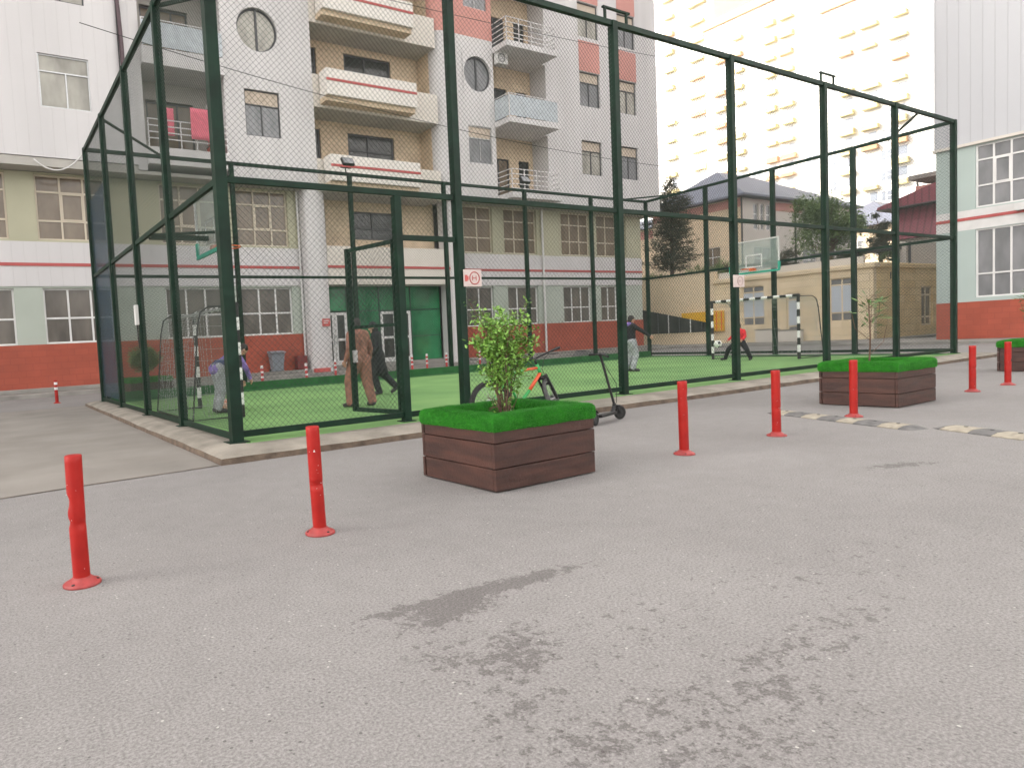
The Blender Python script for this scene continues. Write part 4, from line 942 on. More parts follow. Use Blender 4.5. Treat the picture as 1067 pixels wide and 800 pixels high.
# goalkeeper bending forward at the left
J1 = dict(neck=(0.42, 0, 1.10), head=(0.56, 0, 1.19), face=(0.9, 0, -0.45), sl=(0.36, 0.18, 1.07), sr=(0.36, -0.18, 1.07), el=(0.50, 0.22, 0.80), er=(0.50, -0.22, 0.82), wl=(0.58, 0.16, 0.58), wr=(0.62, -0.14, 0.62),
          hl=(0.0, 0.09, 0.86), hr=(0.0, -0.09, 0.86), kl=(0.08, 0.12, 0.46), kr=(0.02, -0.12, 0.46), al=(-0.02, 0.13, 0.08), ar=(-0.10, -0.13, 0.08), tl=(0.14, 0.15, 0.035), tr=(0.06, -0.15, 0.035), loose=1.12)
def nav(t, j):
    c = MB(); hp = (j['hl']+j['hr'])/2; sh = (j['sl']+j['sr'])/2; p = hp.lerp(sh, 0.12)
    for k in (-1, 1): v = (j['hl']-hp)*k; c.capsule(hp+v*0.6, p+v*0.7+Vector((0.03, 0, 0.03)), 0.128, 0.128)
    me = fuse(c, 0.014, 3); me.materials.append(M['navy']); o = bpy.data.objects.new('waist_band', me); COL.objects.link(o); o.parent = t
person('person in purple top and pale grey trousers bending forward near the left goal', (3.98, 13.1, GZ), R_(10), J1, dict(skin=M['skin'], hair=M['hair'], top=M['purple'], trousers=M['greycloth'], shoe=M['shoe']), 1.02, nav)
J2 = dict(neck=(0.03, 0, 1.45), head=(0.05, 0, 1.575), face=(1, 0, -0.1), sl=(0.01, 0.19, 1.40), sr=(0.01, -0.19, 1.40), el=(-0.05, 0.27, 1.13), er=(-0.02, -0.27, 1.12), wl=(0.04, 0.30, 0.90), wr=(0.06, -0.29, 0.88),
          hl=(0.0, 0.10, 0.90), hr=(0.0, -0.10, 0.90), kl=(0.16, 0.14, 0.50), kr=(-0.02, -0.15, 0.48), al=(0.10, 0.19, 0.08), ar=(-0.12, -0.18, 0.08), tl=(0.26, 0.22, 0.035), tr=(0.04, -0.20, 0.035), loose=1.38)
person('person in loose brown jacket and brown trousers seen from behind by the open gate leaf', (6.27, 11.45, GZ), R_(98), J2, dict(skin=M['skindark'], hair=M['hair'], top=M['brown'], trousers=M['brown'], shoe=M['shoe']), 1.0)
J3 = dict(neck=(0.05, 0, 1.42), head=(0.09, 0, 1.54), face=(1, 0, -0.1), sl=(0.02, 0.17, 1.36), sr=(0.02, -0.17, 1.36), el=(0.02, 0.22, 1.10), er=(0.06, -0.22, 1.10), wl=(0.16, 0.20, 0.92), wr=(0.22, -0.18, 0.94),
          hl=(0.0, 0.09, 0.90), hr=(0.0, -0.09, 0.90), kl=(0.14, 0.09, 0.50), kr=(-0.12, -0.09, 0.47), al=(0.02, 0.09, 0.09), ar=(-0.40, -0.09, 0.16), tl=(0.18, 0.09, 0.035), tr=(-0.30, -0.09, 0.055), loose=1.2)
person('person in long black coat and black headscarf stepping left beyond the open gate', (7.95, 13.6, GZ), R_(155), J3, dict(skin=M['skin'], hair=M['blackcloth'], top=M['blackcloth'], trousers=M['blackcloth'], shoe=M['shoe']), 1.02, coat=True, hood=True)
J4 = dict(neck=(-0.02, 0, 1.40), head=(0.0, 0, 1.52), face=(1, 0.1, -0.1), sl=(-0.03, 0.18, 1.34), sr=(-0.03, -0.18, 1.34), el=(0.14, 0.30, 1.20), er=(0.20, -0.24, 1.18), wl=(0.26, 0.36, 1.05), wr=(0.42, -0.26, 1.02),
          hl=(-0.04, 0.09, 0.88), hr=(-0.04, -0.09, 0.88), kl=(0.02, 0.10, 0.47), kr=(0.06, -0.10, 0.48), al=(-0.14, 0.10, 0.08), ar=(-0.06, -0.12, 0.08), tl=(0.02, 0.10, 0.035), tr=(0.12, -0.13, 0.035), loose=1.22)
def hood4(t, j):
    c = MB(); n = j['neck']; c.ball(n+Vector((-0.07, 0, -0.01)), 0.085, 0.12, 0.075); c.capsule(n+Vector((0, 0.09, -0.03)), n+Vector((0, -0.09, -0.03)), 0.06, 0.06); me = fuse(c, 0.014, 3); me.materials.append(M['purple']); o = bpy.data.objects.new('hood', me); COL.objects.link(o); o.parent = t
person('boy in black jacket with purple hood and grey trousers reaching out an arm', (16.25, 13.15, GZ), R_(-22), J4, dict(skin=M['skin'], hair=M['hair'], top=M['blackcloth'], trousers=M['greycloth'], shoe=M['shoe']), 0.98, hood4)
J5 = dict(neck=(0.02, 0, 1.18), head=(0.06, 0, 1.30), face=(1, 0, 0), sl=(0.0, 0.18, 1.13), sr=(0.0, -0.18, 1.13), el=(0.06, 0.27, 0.92), er=(0.06, -0.28, 0.92), wl=(0.26, 0.28, 0.80), wr=(0.26, -0.30, 0.80),
          hl=(0.0, 0.10, 0.70), hr=(0.0, -0.10, 0.70), kl=(0.14, 0.36, 0.44), kr=(0.14, -0.38, 0.44), al=(0.0, 0.44, 0.08), ar=(0.0, -0.62, 0.08), tl=(0.15, 0.48, 0.035), tr=(0.14, -0.70, 0.035), loose=1.15)
person('goalkeeper in red top and black trousers crouching in front of the right goal', (21.9, 13.35, GZ), R_(178), J5, dict(skin=M['skin'], hair=M['hair'], top=M['redcloth'], trousers=M['blackcloth'], shoe=M['shoe']), 0.86)
m = MB(); m.ball((0, 0, 0), 0.13, n=20, m=14); o = m.build('football', [M['ball'], M['blackpaint']], smooth=True); o.location = (21.3, 13.75, 0.72); tag(o, 'white football in the air beside the striped post of the right goal', 'football')
pm = o.data.polygons
for i, p in enumerate(pm):
    c = p.center
    for q in ((1, 0, 0.2), (-0.5, -0.8, 0.3), (-0.5, 0.8, 0.3), (0, 0, 1), (-0.2, -0.6, -0.8), (0.6, -0.75, -0.3)):
        if c.normalized().dot(Vector(q).normalized()) > 0.94: p.material_index = 1
m = MB(); m.ball((0, 0, 0), 0.115, n=20, m=14); o = m.build('football', [M['ballpink'], M['orange']], smooth=True); o.location = (4.28, 13.62, 0.14+0.115); tag(o, 'pinkish football on the turf at the feet of the person in purple', 'football')
for i, p in enumerate(o.data.polygons):
    if (i//7) % 5 == 0: p.material_index = 1

# ------------------------------------------------------------------ main building
FA = Face((0, 29.1, 0), (1, 0, 0), (0, -1, 0))
mb_ = thing('apartment_building', 'large pale apartment block with red base, round windows and recessed balconies behind the cage', 'building', (10, 29.1, 0.3))
def wallpart(F, name, m, u0, u1, z0, z1, d0, d1, holes=(), parent=mb_, label=None, bevel=0):
    b = MB(); F.wall(b, u0, u1, z0, z1, d0, d1, holes); return b.build(name, m, parent, label=label, bevel=bevel)
lowL = [(-6.6, -4.1), (-1.25, 1.24), (2.22, 4.75), (6.85, 9.35), (10.14, 12.59)]
lowR = [(22.75, 24.66), (25.70, 28.0), (30.03, 32.38), (33.25, 35.45)]
upL = lowL; upR = [(22.75, 24.75), (25.58, 28.04), (30.0, 32.4), (33.0, 35.72)]
hL = [(a, b, 1.98, 4.13) for a, b in lowL] + [(a, b, 5.98, 8.48) for a, b in upL]
hR = [(a, b, 1.98, 4.13) for a, b in lowR] + [(a, b, 5.98, 8.48) for a, b in upR]
wallpart(FA, 'base_wall', M['redwall'], -60, 13.12, 0.30, 1.97, -0.35, 0.03)
wallpart(FA, 'base_wall', M['redwall'], 22.12, 37.1, 0.30, 1.97, -0.35, 0.03)
wallpart(FA, 'panel_wall', M['mint'], -60, 13.12, 1.97, 4.20, -0.35, 0.0, hL)
wallpart(FA, 'panel_wall', M['mintreflect'], -60, 13.12, 5.90, 8.54, -0.35, 0.0, hL)
wallpart(FA, 'panel_wall', M['mint'], 22.12, 37.1, 1.97, 4.20, -0.35, 0.0, hR)
wallpart(FA, 'panel_wall', M['mintreflect'], 22.12, 37.1, 5.90, 8.54, -0.35, 0.0, hR)
wallpart(FA, 'spandrel', M['cladding'], -60, 13.12, 4.20, 5.90, -0.35, 0.04)
wallpart(FA, 'spandrel', M['cladding'], 22.12, 37.1, 4.20, 5.90, -0.35, 0.04)
for a, b in ((-60, 13.12), (22.12, 37.1)): wallpart(FA, 'red_stripe', M['stripe'], a, b, 4.97, 5.09, 0.042, 0.07)
for i, (a, b) in enumerate(lowL): window(FA, a, b, 1.98, 4.13, (0.35, 0.68), (0.46,), -0.13, mb_, M['frame'], M['pane'])
for i, (a, b) in enumerate(upL): window(FA, a, b, 5.98, 8.48, (0.35, 0.68), (0.30, 0.74), -0.13, mb_, M['framecream'], M['panewarm'], casement=(0.35, 0.68, 0.30, 0.74))
for i, (a, b) in enumerate(lowR): window(FA, a, b, 1.98, 4.13, (0.5,) if i == 0 else (0.34, 0.67), (0.42,), -0.13, mb_, M['frame'], M['pane'], fw=0.06)
for i, (a, b) in enumerate(upR): window(FA, a, b, 5.98, 8.48, (0.5,) if i == 0 else (0.34, 0.67), (0.33, 0.72), -0.13, mb_, M['framecream'], M['panewarm'], fw=0.06)
# end and core
b = MB(); b.box(-60, 36.9, 30.95, 46, 0.2, 42); b.build('core', M['render'], mb_)
b = MB(); b.box(15, 36.9, 46.002, 80, 0.2, 42); b.build('unseen_shade_wing', M['render'], mb_)  # unseen wing added to block the sun from the house behind
b = MB(); b.box(36.75, 37.1, 29.452, 44, 0.3, 8.54); b.build('end_wall', M['mint'], mb_)
b = MB(); b.box(-60, 36.9, 28.9, 45, 42.002, 42.3); b.build('roof', M['soffit'], mb_)
# soffit of the projecting storeys
wallpart(FA, 'soffit', M['soffit'], -60, 5.95, 8.56, 8.88, -1.85, 0.86); wallpart(FA, 'soffit', M['soffit'], 5.95, 13.8, 8.56, 8.70, -1.85, 0.86); wallpart(FA, 'soffit', M['soffit'], 22.0, 37.9, 8.56, 8.70, -1.85, 0.86)
# columns
for a, b_ in ((13.13, 14.2), (21.28, 22.1)):
    b = MB(); n = 8; pts = []
    hw = (b_-a)/2; cx = (a+b_)/2
    pts = [(a, 29.4, 0.15), (a, 28.55, 0.15)] + [(cx-hw*math.cos(math.pi*k/n), 28.55-0.3*math.sin(math.pi*k/n), 0.15) for k in range(1, n)] + [(b_, 28.55, 0.15), (b_, 29.4, 0.15)]
    b.prism(pts, (0, 0, 8.4)); b.build('column', M['render'], mb_)
# entrance
gy = -0.45
e = MB(); FA.box(e, 14.2, 21.28, 0.2, 0.36, -1.2, 0.3); e.build('doorstep', M['concrete'], mb_)
e = MB()
for u0, u1, z0, z1 in ((14.21, 15.6, 3.02, 4.2), (15.66, 17.45, 3.02, 4.2), (17.5, 19.35, 3.02, 4.2), (19.4, 21.26, 3.02, 4.2), (15.66, 17.45, 0.37, 2.97), (19.4, 21.26, 0.37, 1.6), (19.4, 21.26, 1.64, 2.97)): FA.box(e, u0, u1, z0, z1, gy-0.03, gy)
e.build('entrance_glass', M['greenglass'], mb_)
e = MB(); M['mullion'] = mat('green_mullion', (0.01, 0.05, 0.03), 0.4)
for u in (15.63, 17.475, 19.375): FA.box(e, u-0.03, u+0.03, 3.03, 4.2, gy-0.05, gy+0.03)
for u in (15.63, 17.475, 19.375): FA.box(e, u-0.03, u+0.03, 0.37, 2.96, gy-0.05, gy+0.03)
FA.box(e, 14.21, 21.26, 2.97, 3.02, gy-0.05, gy+0.035); FA.box(e, 19.4, 21.26, 1.60, 1.64, gy-0.05, gy+0.02); e.build('mullion', M['mullion'], mb_)
def door(u0, u1, z0, z1, label):
    o = MB(); uc = (u0+u1)/2; d0, d1 = gy-0.02, gy+0.06
    for a, b in ((u0, uc-0.01), (uc+0.01, u1)):
        FA.box(o, a, a+0.13, z0, z1, d0, d1); FA.box(o, b-0.13, b, z0, z1, d0, d1); FA.box(o, a+0.13, b-0.13, z0, z0+0.22, d0, d1); FA.box(o, a+0.13, b-0.13, z1-0.13, z1, d0, d1); FA.box(o, a+0.13, b-0.13, z0+1.18, z0+1.30, d0, d1)
    p = o.build('door', M['frame'], mb_, label=label)
    o = MB()
    for a, b in ((u0, uc), (uc, u1)): FA.box(o, a+0.12, b-0.12, z0+0.2, z1-0.12, d0+0.01, d0+0.04)
    o.build('pane', M['panedark'], p)
    o = MB(); FA.box(o, uc-0.10, uc-0.06, z0+1.0, z0+1.5, d1+0.03, d1+0.05); FA.box(o, uc+0.06, uc+0.10, z0+1.0, z0+1.5, d1+0.03, d1+0.05); o.build('handle', M['steel'], p)
door(14.22, 15.58, 0.37, 2.93, 'white double glass door at the left of the entrance'); door(17.52, 19.32, 0.37, 2.93, 'white double glass door in the middle of the entrance')
wallpart(FA, 'lintel', M['cream'], 14.2, 21.28, 4.2, 6.0, -0.6, 0.62); wallpart(FA, 'red_stripe', M['stripe'], 14.2, 21.28, 4.97, 5.09, 0.622, 0.65)
b = MB(); FA.box(b, 14.2, 21.28, 5.85, 6.0, -1.85, -0.6); b.build('loggia_floor', M['soffit'], mb_)
wallpart(FA, 'inner_wall', M['beigetile'], 13.8, 21.28, 6.0, 42, -1.85, -0.7, [(16.35, 19.05, 6.55+3.83*k, 7.95+3.83*k) for k in range(0, 8)] + [(13.95, 14.85, 6.55+3.83*k, 7.95+3.83*k) for k in range(0, 8)])
for k in range(5):
    z0 = 6.55+3.83*k
    window(FA, 16.36, 19.04, z0, z0+1.4, (0.44,), (0.42,), -0.78, mb_, M['framedark'], M['panedark'], fw=0.09)
    window(FA, 13.96, 14.84, z0, z0+1.4, (), (0.42,), -0.78, mb_, M['framedark'], M['panedark'], fw=0.09)
b = MB(); FA.box(b, 14.2, 21.28, 0.3, 4.2, -1.5, -1.3); b.build('lobby_wall', M['mullion'], mb_)
# recess parapets and boxes
zb = [8.42, 12.2, 15.95, 19.75, 23.5]
for i, z0 in enumerate(zb):
    u1 = 20.72
    b = MB(); FA.box(b, 13.8, u1, z0, z0+0.34, -0.69, 0.86); b.build('balcony_slab', M['soffit'], mb_)
    b = MB(); FA.box(b, 13.8, u1, z0, z0+1.45, 0.862, 0.94); b.build('parapet', M['cream'], mb_)
    b = MB(); FA.box(b, 14.12, 18.92, z0+0.12, z0+0.34, 0.942, 1.55); bo = b.build('balcony_soffit', M['beigetile'], mb_)
    b = MB(); FA.box(b, 14.1, 18.95, z0+0.34, z0+1.5, 1.0, 1.72); bo = b.build('balcony_box', M['creambox'], mb_, bevel=0.02)
    b = MB(); FA.box(b, 14.1, 18.95, z0+0.95, z0+1.06, 1.722, 1.745); b.build('red_stripe', M['stripe'], bo)
# rounded corner right of the recess
def rounded(z0, z1, m, nm):
    b = MB(); n = 8; r = 0.62; pts = [(20.72, 29.8, z0), (20.72, 28.2+r, z0)] + [(20.72+r-r*math.cos(math.pi/2*k/n), 28.2+r-r*math.sin(math.pi/2*k/n), z0) for k in range(1, n+1)] + [(22.45, 28.2, z0), (22.45, 29.8, z0)]
    b.prism(pts, (0, 0, z1-z0)); b.build(nm, m, mb_)
rounded(8.55, 16.95, M['render'], 'corner_wall'); rounded(16.952, 24, M['coral'], 'corner_wall'); rounded(24.002, 42, M['render'], 'corner_wall')
b = MB(); FA.box(b, 20.72-0.02, 20.72, 8.8, 30, -0.69, 0.3); b.build('recess_side', M['beigetile'], mb_)
# round windows: square hole filled by a ring
def round_window(u, z, r, d, hs=1.1, pm='panegrey'):
    b = MB(); n = 40; vs = []; fs = []
    for k in range(n):
        a = 2*math.pi*k/n; c, s = math.cos(a), math.sin(a); q = hs/max(abs(c), abs(s))
        for dd in (d, d-0.3): vs.append(FA.p(u+c*q, z+s*q, dd)); vs.append(FA.p(u+c*r, z+s*r, dd))
    for k in range(n):
        i, j = 4*k, 4*((k+1) % n); fs += [(i, j, j+1, i+1), (i+1, j+1, j+3, i+3)]
    b.add(vs, fs); b.build('window_surround', M['render'], mb_)
    f = MB(); c = FA.p(u, z, d-0.16); f.torus(c, r-0.035, 0.05, (0, 1, 0), 40, 6); FA.box(f, u-0.045, u+0.045, z-r+0.05, z+r-0.05, d-0.2, d-0.12); o = f.build('round_window', M['framedark'], mb_)
    p = MB(); p.tube([FA.p(u, z, d-0.22), FA.p(u, z, d-0.18)], r-0.01, 40); p.build('pane', M['panepale'] if pm == 'pale' else M[pm], o)
H = lambda u, z, h=1.1: (u-h, u+h, z-h, z+h)
# left wing with ribbed cladding
hw = [(2.6, 4.36, 10.75+3.95*k, 12.7+3.95*k) for k in range(0, 7)] + [(-3.2, -1.4, 10.75+3.95*k, 12.7+3.95*k) for k in range(0, 7)]
wallpart(FA, 'ribbed_wall', M['cladding'], -60, 5.95, 8.9, 42, 0.55, 0.9, hw)
for k in range(0, 3):
    window(FA, 2.6, 4.36, 10.75+3.95*k, 12.7+3.95*k, ((0.53, 0, 0.68),), (0.68,), 0.84, mb_, M['framedark'] if k % 2 else M['steel'], M['panepale'], fw=0.05)
for k in range(3, 7): window(FA, 2.6, 4.36, 10.75+3.95*k, 12.7+3.95*k, (0.5,), (0.68,), 0.84, mb_, M['frame'], M['panepale'], fw=0.05)
for k in range(0, 7): window(FA, -3.2, -1.4, 10.75+3.95*k, 12.7+3.95*k, (0.5,), (0.68,), 0.84, mb_, M['frame'], M['panepale'], fw=0.05)
wallpart(FA, 'wing_return', M['render'], 5.6, 5.95, 8.9, 42, -1.85, 0.548)
# loggias between wing and block
wallpart(FA, 'pier', M['render'], 5.952, 6.3, 8.72, 42, -1.2, 0.9)
wallpart(FA, 'inner_wall', M['soffit'], 6.3, 9.65, 8.72, 42, -1.85, -0.7, [(6.75, 8.75, 9.6+3.9*k, 12.1+3.9*k) for k in range(0, 4)])
for k in range(0, 3):
    z0 = 9.25+3.9*k
    b = MB(); FA.box(b, 6.302, 9.64, z0-0.32, z0+0.36, -0.69, 1.2); s_ = b.build('balcony_slab', M['render'], mb_, bevel=0.02)
    window(FA, 6.76, 8.74, z0+0.36, z0+2.8, (0.33, 0.66), (0.72,), -0.78, mb_, M['framedark'], M['panewarm'], fw=0.06)
    r = MB()
    for z in ((0.36+1.1,) if k == 1 else (0.36+1.1, 0.36+0.85, 0.36+0.6, 0.36+0.35)): FA.box(r, 6.35, 9.6, z0+z-0.02, z0+z+0.02, 1.10, 1.14)
    for i in range(6): FA.box(r, 6.35+i*0.64, 6.39+i*0.64, z0+0.362, z0+1.44, 1.102, 1.138)
    ro = r.build('railing', M['rail'], mb_)
    if k == 1: r = MB(); FA.box(r, 6.36, 9.6, z0+0.42, z0+1.38, 1.145, 1.155); r.build('panel', M['blueglass'], ro)
# middle block
hm = [(10.53, 12.14, 10.58, 12.55), H(11.3, 15.12), (10.53, 12.14, 18.5, 20.4)]
wallpart(FA, 'block_wall', M['render'], 9.65, 13.8, 8.55, 42, 0.55, 0.9, hm)
wallpart(FA, 'block_side', M['render'], 9.65, 10.0, 8.72, 42, -1.8, 0.548); wallpart(FA, 'block_side', M['beigetile'], 13.45, 13.8, 8.72, 42, -1.8, 0.548)
round_window(11.3, 15.12, 0.93, 0.9, pm='pale')
window(FA, 10.53, 12.14, 10.58, 12.55, ((0.48, 0, 0.68),), (0.68,), 0.82, mb_, M['framedark'], M['panegrey'], fw=0.05, blind=0.3)
window(FA, 10.53, 12.14, 18.5, 20.4, ((0.5, 0, 0.7),), (0.7,), 0.82, mb_, M['framedark'], M['panegrey'], fw=0.05)
# right block: piece left of balconies
hr = [(22.66, 24.22, 10.5, 12.43), H(23.43, 15.12, 1.0), (22.66, 24.22, 18.45, 20.4)]
wallpart(FA, 'block_wall', M['render'], 22.45, 24.5, 8.55, 16.95, 0.55, 0.9, hr); wallpart(FA, 'coral_wall', M['coral'], 22.45, 24.5, 16.95, 24, 0.55, 0.9, hr); wallpart(FA, 'block_wall', M['render'], 22.45, 24.5, 24, 42, 0.55, 0.9)
round_window(23.43, 15.12, 0.9, 0.9, 1.0, 'panegrey')
window(FA, 22.66, 24.22, 10.5, 12.43, ((0.5, 0, 0.68),), (0.68,), 0.84, mb_, M['steel'], M['panegrey'], fw=0.05, blind=0.3)
window(FA, 22.66, 24.22, 18.45, 20.4, ((0.5, 0, 0.7),), (0.7,), 0.84, mb_, M['steel'], M['panegrey'], fw=0.05)
wallpart(FA, 'block_side', M['render'], 24.15, 24.5, 8.72, 42, -1.8, 0.548); wallpart(FA, 'block_side', M['render'], 28.3, 28.65, 8.72, 42, -1.8, 0.548)
wallpart(FA, 'inner_wall', M['beigetile'], 24.5, 28.3, 8.72, 42, -1.85, -0.35, [(a, b, 9.0+3.87*k, 11.3+3.87*k) for k in range(4) for a, b in ((25.0, 26.5), (27.2, 28.0))])
for k in range(4):
    for a, b_ in ((25.0, 26.5), (27.2, 28.0)): window(FA, a, b_, 9.0+3.87*k, 11.3+3.87*k, (0.5,) if a < 26 else (), (0.3,), -0.43, mb_, M['framedark'], M['panedark'] if a > 26 or k > 0 else M['panewarm'], fw=0.06)
    z0 = 8.58+3.87*k; s_ = MB(); FA.box(s_, 24.502, 28.298, z0, z0+0.3, -0.34, 0.898); FA.box(s_, 24.45, 28.05, z0, z0+0.3, 0.902, 2.1); o = s_.build('balcony_slab', M['render'], mb_, bevel=0.02)
    r = MB(); n = 3
    for z in ((1.5,) if k == 1 else (1.5, 1.24, 0.98, 0.72, 0.5)): FA.box(r, 24.5, 28.0, z0+z-0.018, z0+z+0.018, 2.0, 2.036); FA.box(r, 24.5, 24.536, z0+z-0.018, z0+z+0.018, 0.9, 2.0); FA.box(r, 27.964, 28.0, z0+z-0.018, z0+z+0.018, 0.9, 2.0)
    for i in range(5): FA.box(r, 24.5+i*0.865, 24.54+i*0.865, z0+0.30, z0+1.48, 1.998, 2.038)
    ro = r.build('railing', M['rail'], mb_)
    if k == 1: r = MB(); FA.box(r, 24.54, 27.96, z0+0.36, z0+1.42, 2.042, 2.05); FA.box(r, 24.49, 24.498, z0+0.36, z0+1.42, 0.92, 2.0); r.build('panel', M['blueglass'], ro)
hq = [(a, b, 10.58+3.94*k, 12.55+3.94*k) for k in range(0, 4) for a, b in ((31.0, 32.7), (34.35, 35.95))]
wallpart(FA, 'block_wall', M['render'], 28.3, 37.9, 8.55, 42, 0.55, 0.9, hq); b = MB(); b.box(37.55, 37.9, 28.552, 45, 8.55, 42); b.build('end_wall', M['render'], mb_)
for k in range(0, 4):
    for a, b_ in ((31.0, 32.7), (34.35, 35.95)):
        window(FA, a, b_, 10.58+3.94*k, 12.55+3.94*k, ((0.5, 0, 0.70),), (0.70,), 0.80, mb_, M['framedark'], M['panepale'] if (k+int(a)) % 2 else M['panegrey'], fw=0.055, blind=0.29)
        if k >= 1: wallpart(FA, 'coral_panel', M['coral'], a, b_+0.02, 12.56+3.94*k+0.02, 14.48+3.94*k-0.03 if k > 1 else 13.9+3.94*k+0.4, 0.902, 0.915)
b = MB(); b.tube([(13.02, 28.95, 0.35), (13.02, 28.95, 8.5)], 0.05, 8); b.build('downpipe', M['white'], mb_)
b = MB(); b.tube([(28.35, 28.95, 0.35), (28.35, 28.95, 8.5)], 0.06, 8); b.build('downpipe', M['white'], mb_)
b = MB(); b.tube([(5.62, 28.1, 11.4), (5.60, 28.1, 13.5), (5.45, 28.1, 18), (5.45, 28.1, 24)], 0.085, 10); b.build('downpipe', M['pipebrown'], mb_, label='dark brown downpipe')
b = MB(); b.tube([(5.48, 28.08, 9.6), (5.48, 28.08, 20)], 0.025, 6); b.build('cable_conduit', M['blackpaint'], mb_)
# red plaque
t = thing('plaque', 'small red plaque on the white column left of the entrance door', 'sign', (13.9, 28.25, 2.25)); b = MB(); b.box(13.62, 14.02, 28.20, 28.23, 2.25, 2.6); b.build('plate', M['signred'], t); b = MB(); b.box(13.68, 13.96, 28.19, 28.199, 2.48, 2.52); b.box(13.68, 13.9, 28.19, 28.199, 2.38, 2.42); b.build('text_lines', M['white'], t)
# laundry and air conditioners
t = thing('laundry', 'two bright pink cloths hung over the lower left balcony railing', 'laundry', (7.5, 27.9, 10.7))
for (u, w_, h, yy) in ((6.85, 0.62, 1.1, 0.85), (8.05, 0.85, 1.25, 1.22)):
    b = MB(); vs = []; fs = []; nx, nz = 8, 6
    for i in range(nx+1):
        for j in range(nz+1): vs.append(FA.p(u+w_*i/nx, 11.3-h*j/nz, yy+0.02*math.sin(i*1.9)+0.01*math.sin(j)))
    for i in range(nx):
        for j in range(nz): a = i*(nz+1)+j; fs.append((a, a+1, a+nz+2, a+nz+1))
    b.add(vs, fs); o = b.build('cloth', M['pink'], t, True); sm = o.modifiers.new('s', 'SOLIDIFY'); sm.thickness = 0.012
def ac(label, F, u, z, d, w_=0.85, h=0.6):
    t = thing('air_conditioner', label, 'air conditioner', tuple(F.p(u, z, d))); b = MB(); F.box(b, u, u+w_, z, z+h, d, d+0.3); b.build('casing', M['white'], t, bevel=0.01)
    b = MB(); b.torus(F.p(u+w_*0.37, z+h/2, d+0.305), h*0.36, 0.015, F.n, 20, 6)
    for k in range(4): F.box(b, u+w_*0.37-h*0.3, u+w_*0.37+h*0.3, z+h*0.26+k*h*0.16, z+h*0.28+k*h*0.16, d+0.303, d+0.312)
    b.build('fan_grille', M['framedark'], t)
ac('white air conditioner on the lower left balcony above red boxes', FA, 9.0, 10.85, 0.2, 0.62, 0.95); ac('white air conditioner under the top right balcony', FA, 24.55, 15.75, 0.95, 0.7, 0.6)
t = thing('storage_box', 'red boxes stacked inside the lower left balcony', 'box', (9.0, 28.3, 9.62)); b = MB(); FA.box(b, 8.9, 9.4, 9.63, 9.95, 0.4, 0.9); FA.box(b, 8.95, 9.35, 9.97, 10.5, 0.45, 0.85); b.build('crate', M['signred'], t, bevel=0.02); b = MB(); FA.box(b, 8.88, 9.42, 9.951, 9.969, 0.38, 0.92); b.build('lid', M['blackpaint'], t)
# bin and boxes at the foot of the wall
t = thing('dustbin', 'grey dustbin against the red wall left of the white column', 'dustbin', (11.5, 28.75, 0.15))
b = MB(); b.prism([(11.22, 28.6, 0.32), (11.78, 28.6, 0.32), (11.78, 29.0, 0.32), (11.22, 29.0, 0.32)], (0, 0, 0.05))
b.add([(11.25,28.62,0.37),(11.75,28.62,0.37),(11.75,28.98,0.37),(11.25,28.98,0.37),(11.18,28.56,1.12),(11.82,28.56,1.12),(11.82,29.02,1.12),(11.18,29.02,1.12)], [(0,3,2,1),(4,5,6,7),(0,1,5,4),(1,2,6,5),(2,3,7,6),(3,0,4,7)]); b.build('container', M['bin'], t, bevel=0.02)
b = MB(); b.prism([(11.14, 28.50, 1.13), (11.14, 29.03, 1.13), (11.14, 29.03, 1.24), (11.14, 28.75, 1.22), (11.14, 28.50, 1.17)], (0.72, 0, 0)); b.build('lid', M['bin'], t, bevel=0.01)
b = MB(); b.tube([(11.2, 28.95, 0.36), (11.8, 28.95, 0.36)], 0.06, 10); b.build('wheels', M['black'], t)
t = thing('metal_box', 'dark red box and low red crate beside the white column', 'box', (12.9, 28.8, 0.3)); b = MB(); b.box(12.45, 12.95, 28.62, 28.98, 0.31, 0.95); b.build('cabinet', M['darkred'], t, bevel=0.02); b = MB(); b.box(12.98, 13.75, 27.85, 28.1, 0.16, 0.34); b.build('crate', M['signred'], t, bevel=0.02)
t = thing('ramp', 'dark wedge ramp lying on the far pavement right of the bicycle', 'ramp', (30, 27.4, 0)); b = MB(); b.prism([(28.9, 26.9, 0.01), (31.4, 26.9, 0.01), (29.4, 26.9, 0.3)], (0, 0.7, 0)); b.build('wedge', M['rubber'], t); b = MB(); b.box(29.3, 29.4, 26.88, 27.62, 0.3, 0.32); b.build('edge_strip', M['framedark'], t)
# cables
def cable(label, a, b, sag, r=0.02, m='blackpaint'):
    mb = MB(); a, b = Vector(a), Vector(b); mb.tube([a.lerp(b, i/16)-Vector((0, 0, sag*4*(i/16)*(1-i/16))) for i in range(17)], r, 5); tag(mb.build('cable', M[m], smooth=True), label, 'cable')
cable('thin black overhead cable crossing the facade below the round windows', (4.0, 27.2, 13.6), (37.8, 27.2, 11.3), 0.7, 0.016)
cable('thin black overhead cable crossing above the top right balcony', (6.0, 26.5, 16.8), (39, 26.5, 17.6), 0.3, 0.014)
cable('white cable looping down from the ribbed wing above the ground floor windows', (2.2, 28.05, 8.75), (3.95, 28.05, 9.2), 0.55, 0.03, 'white')

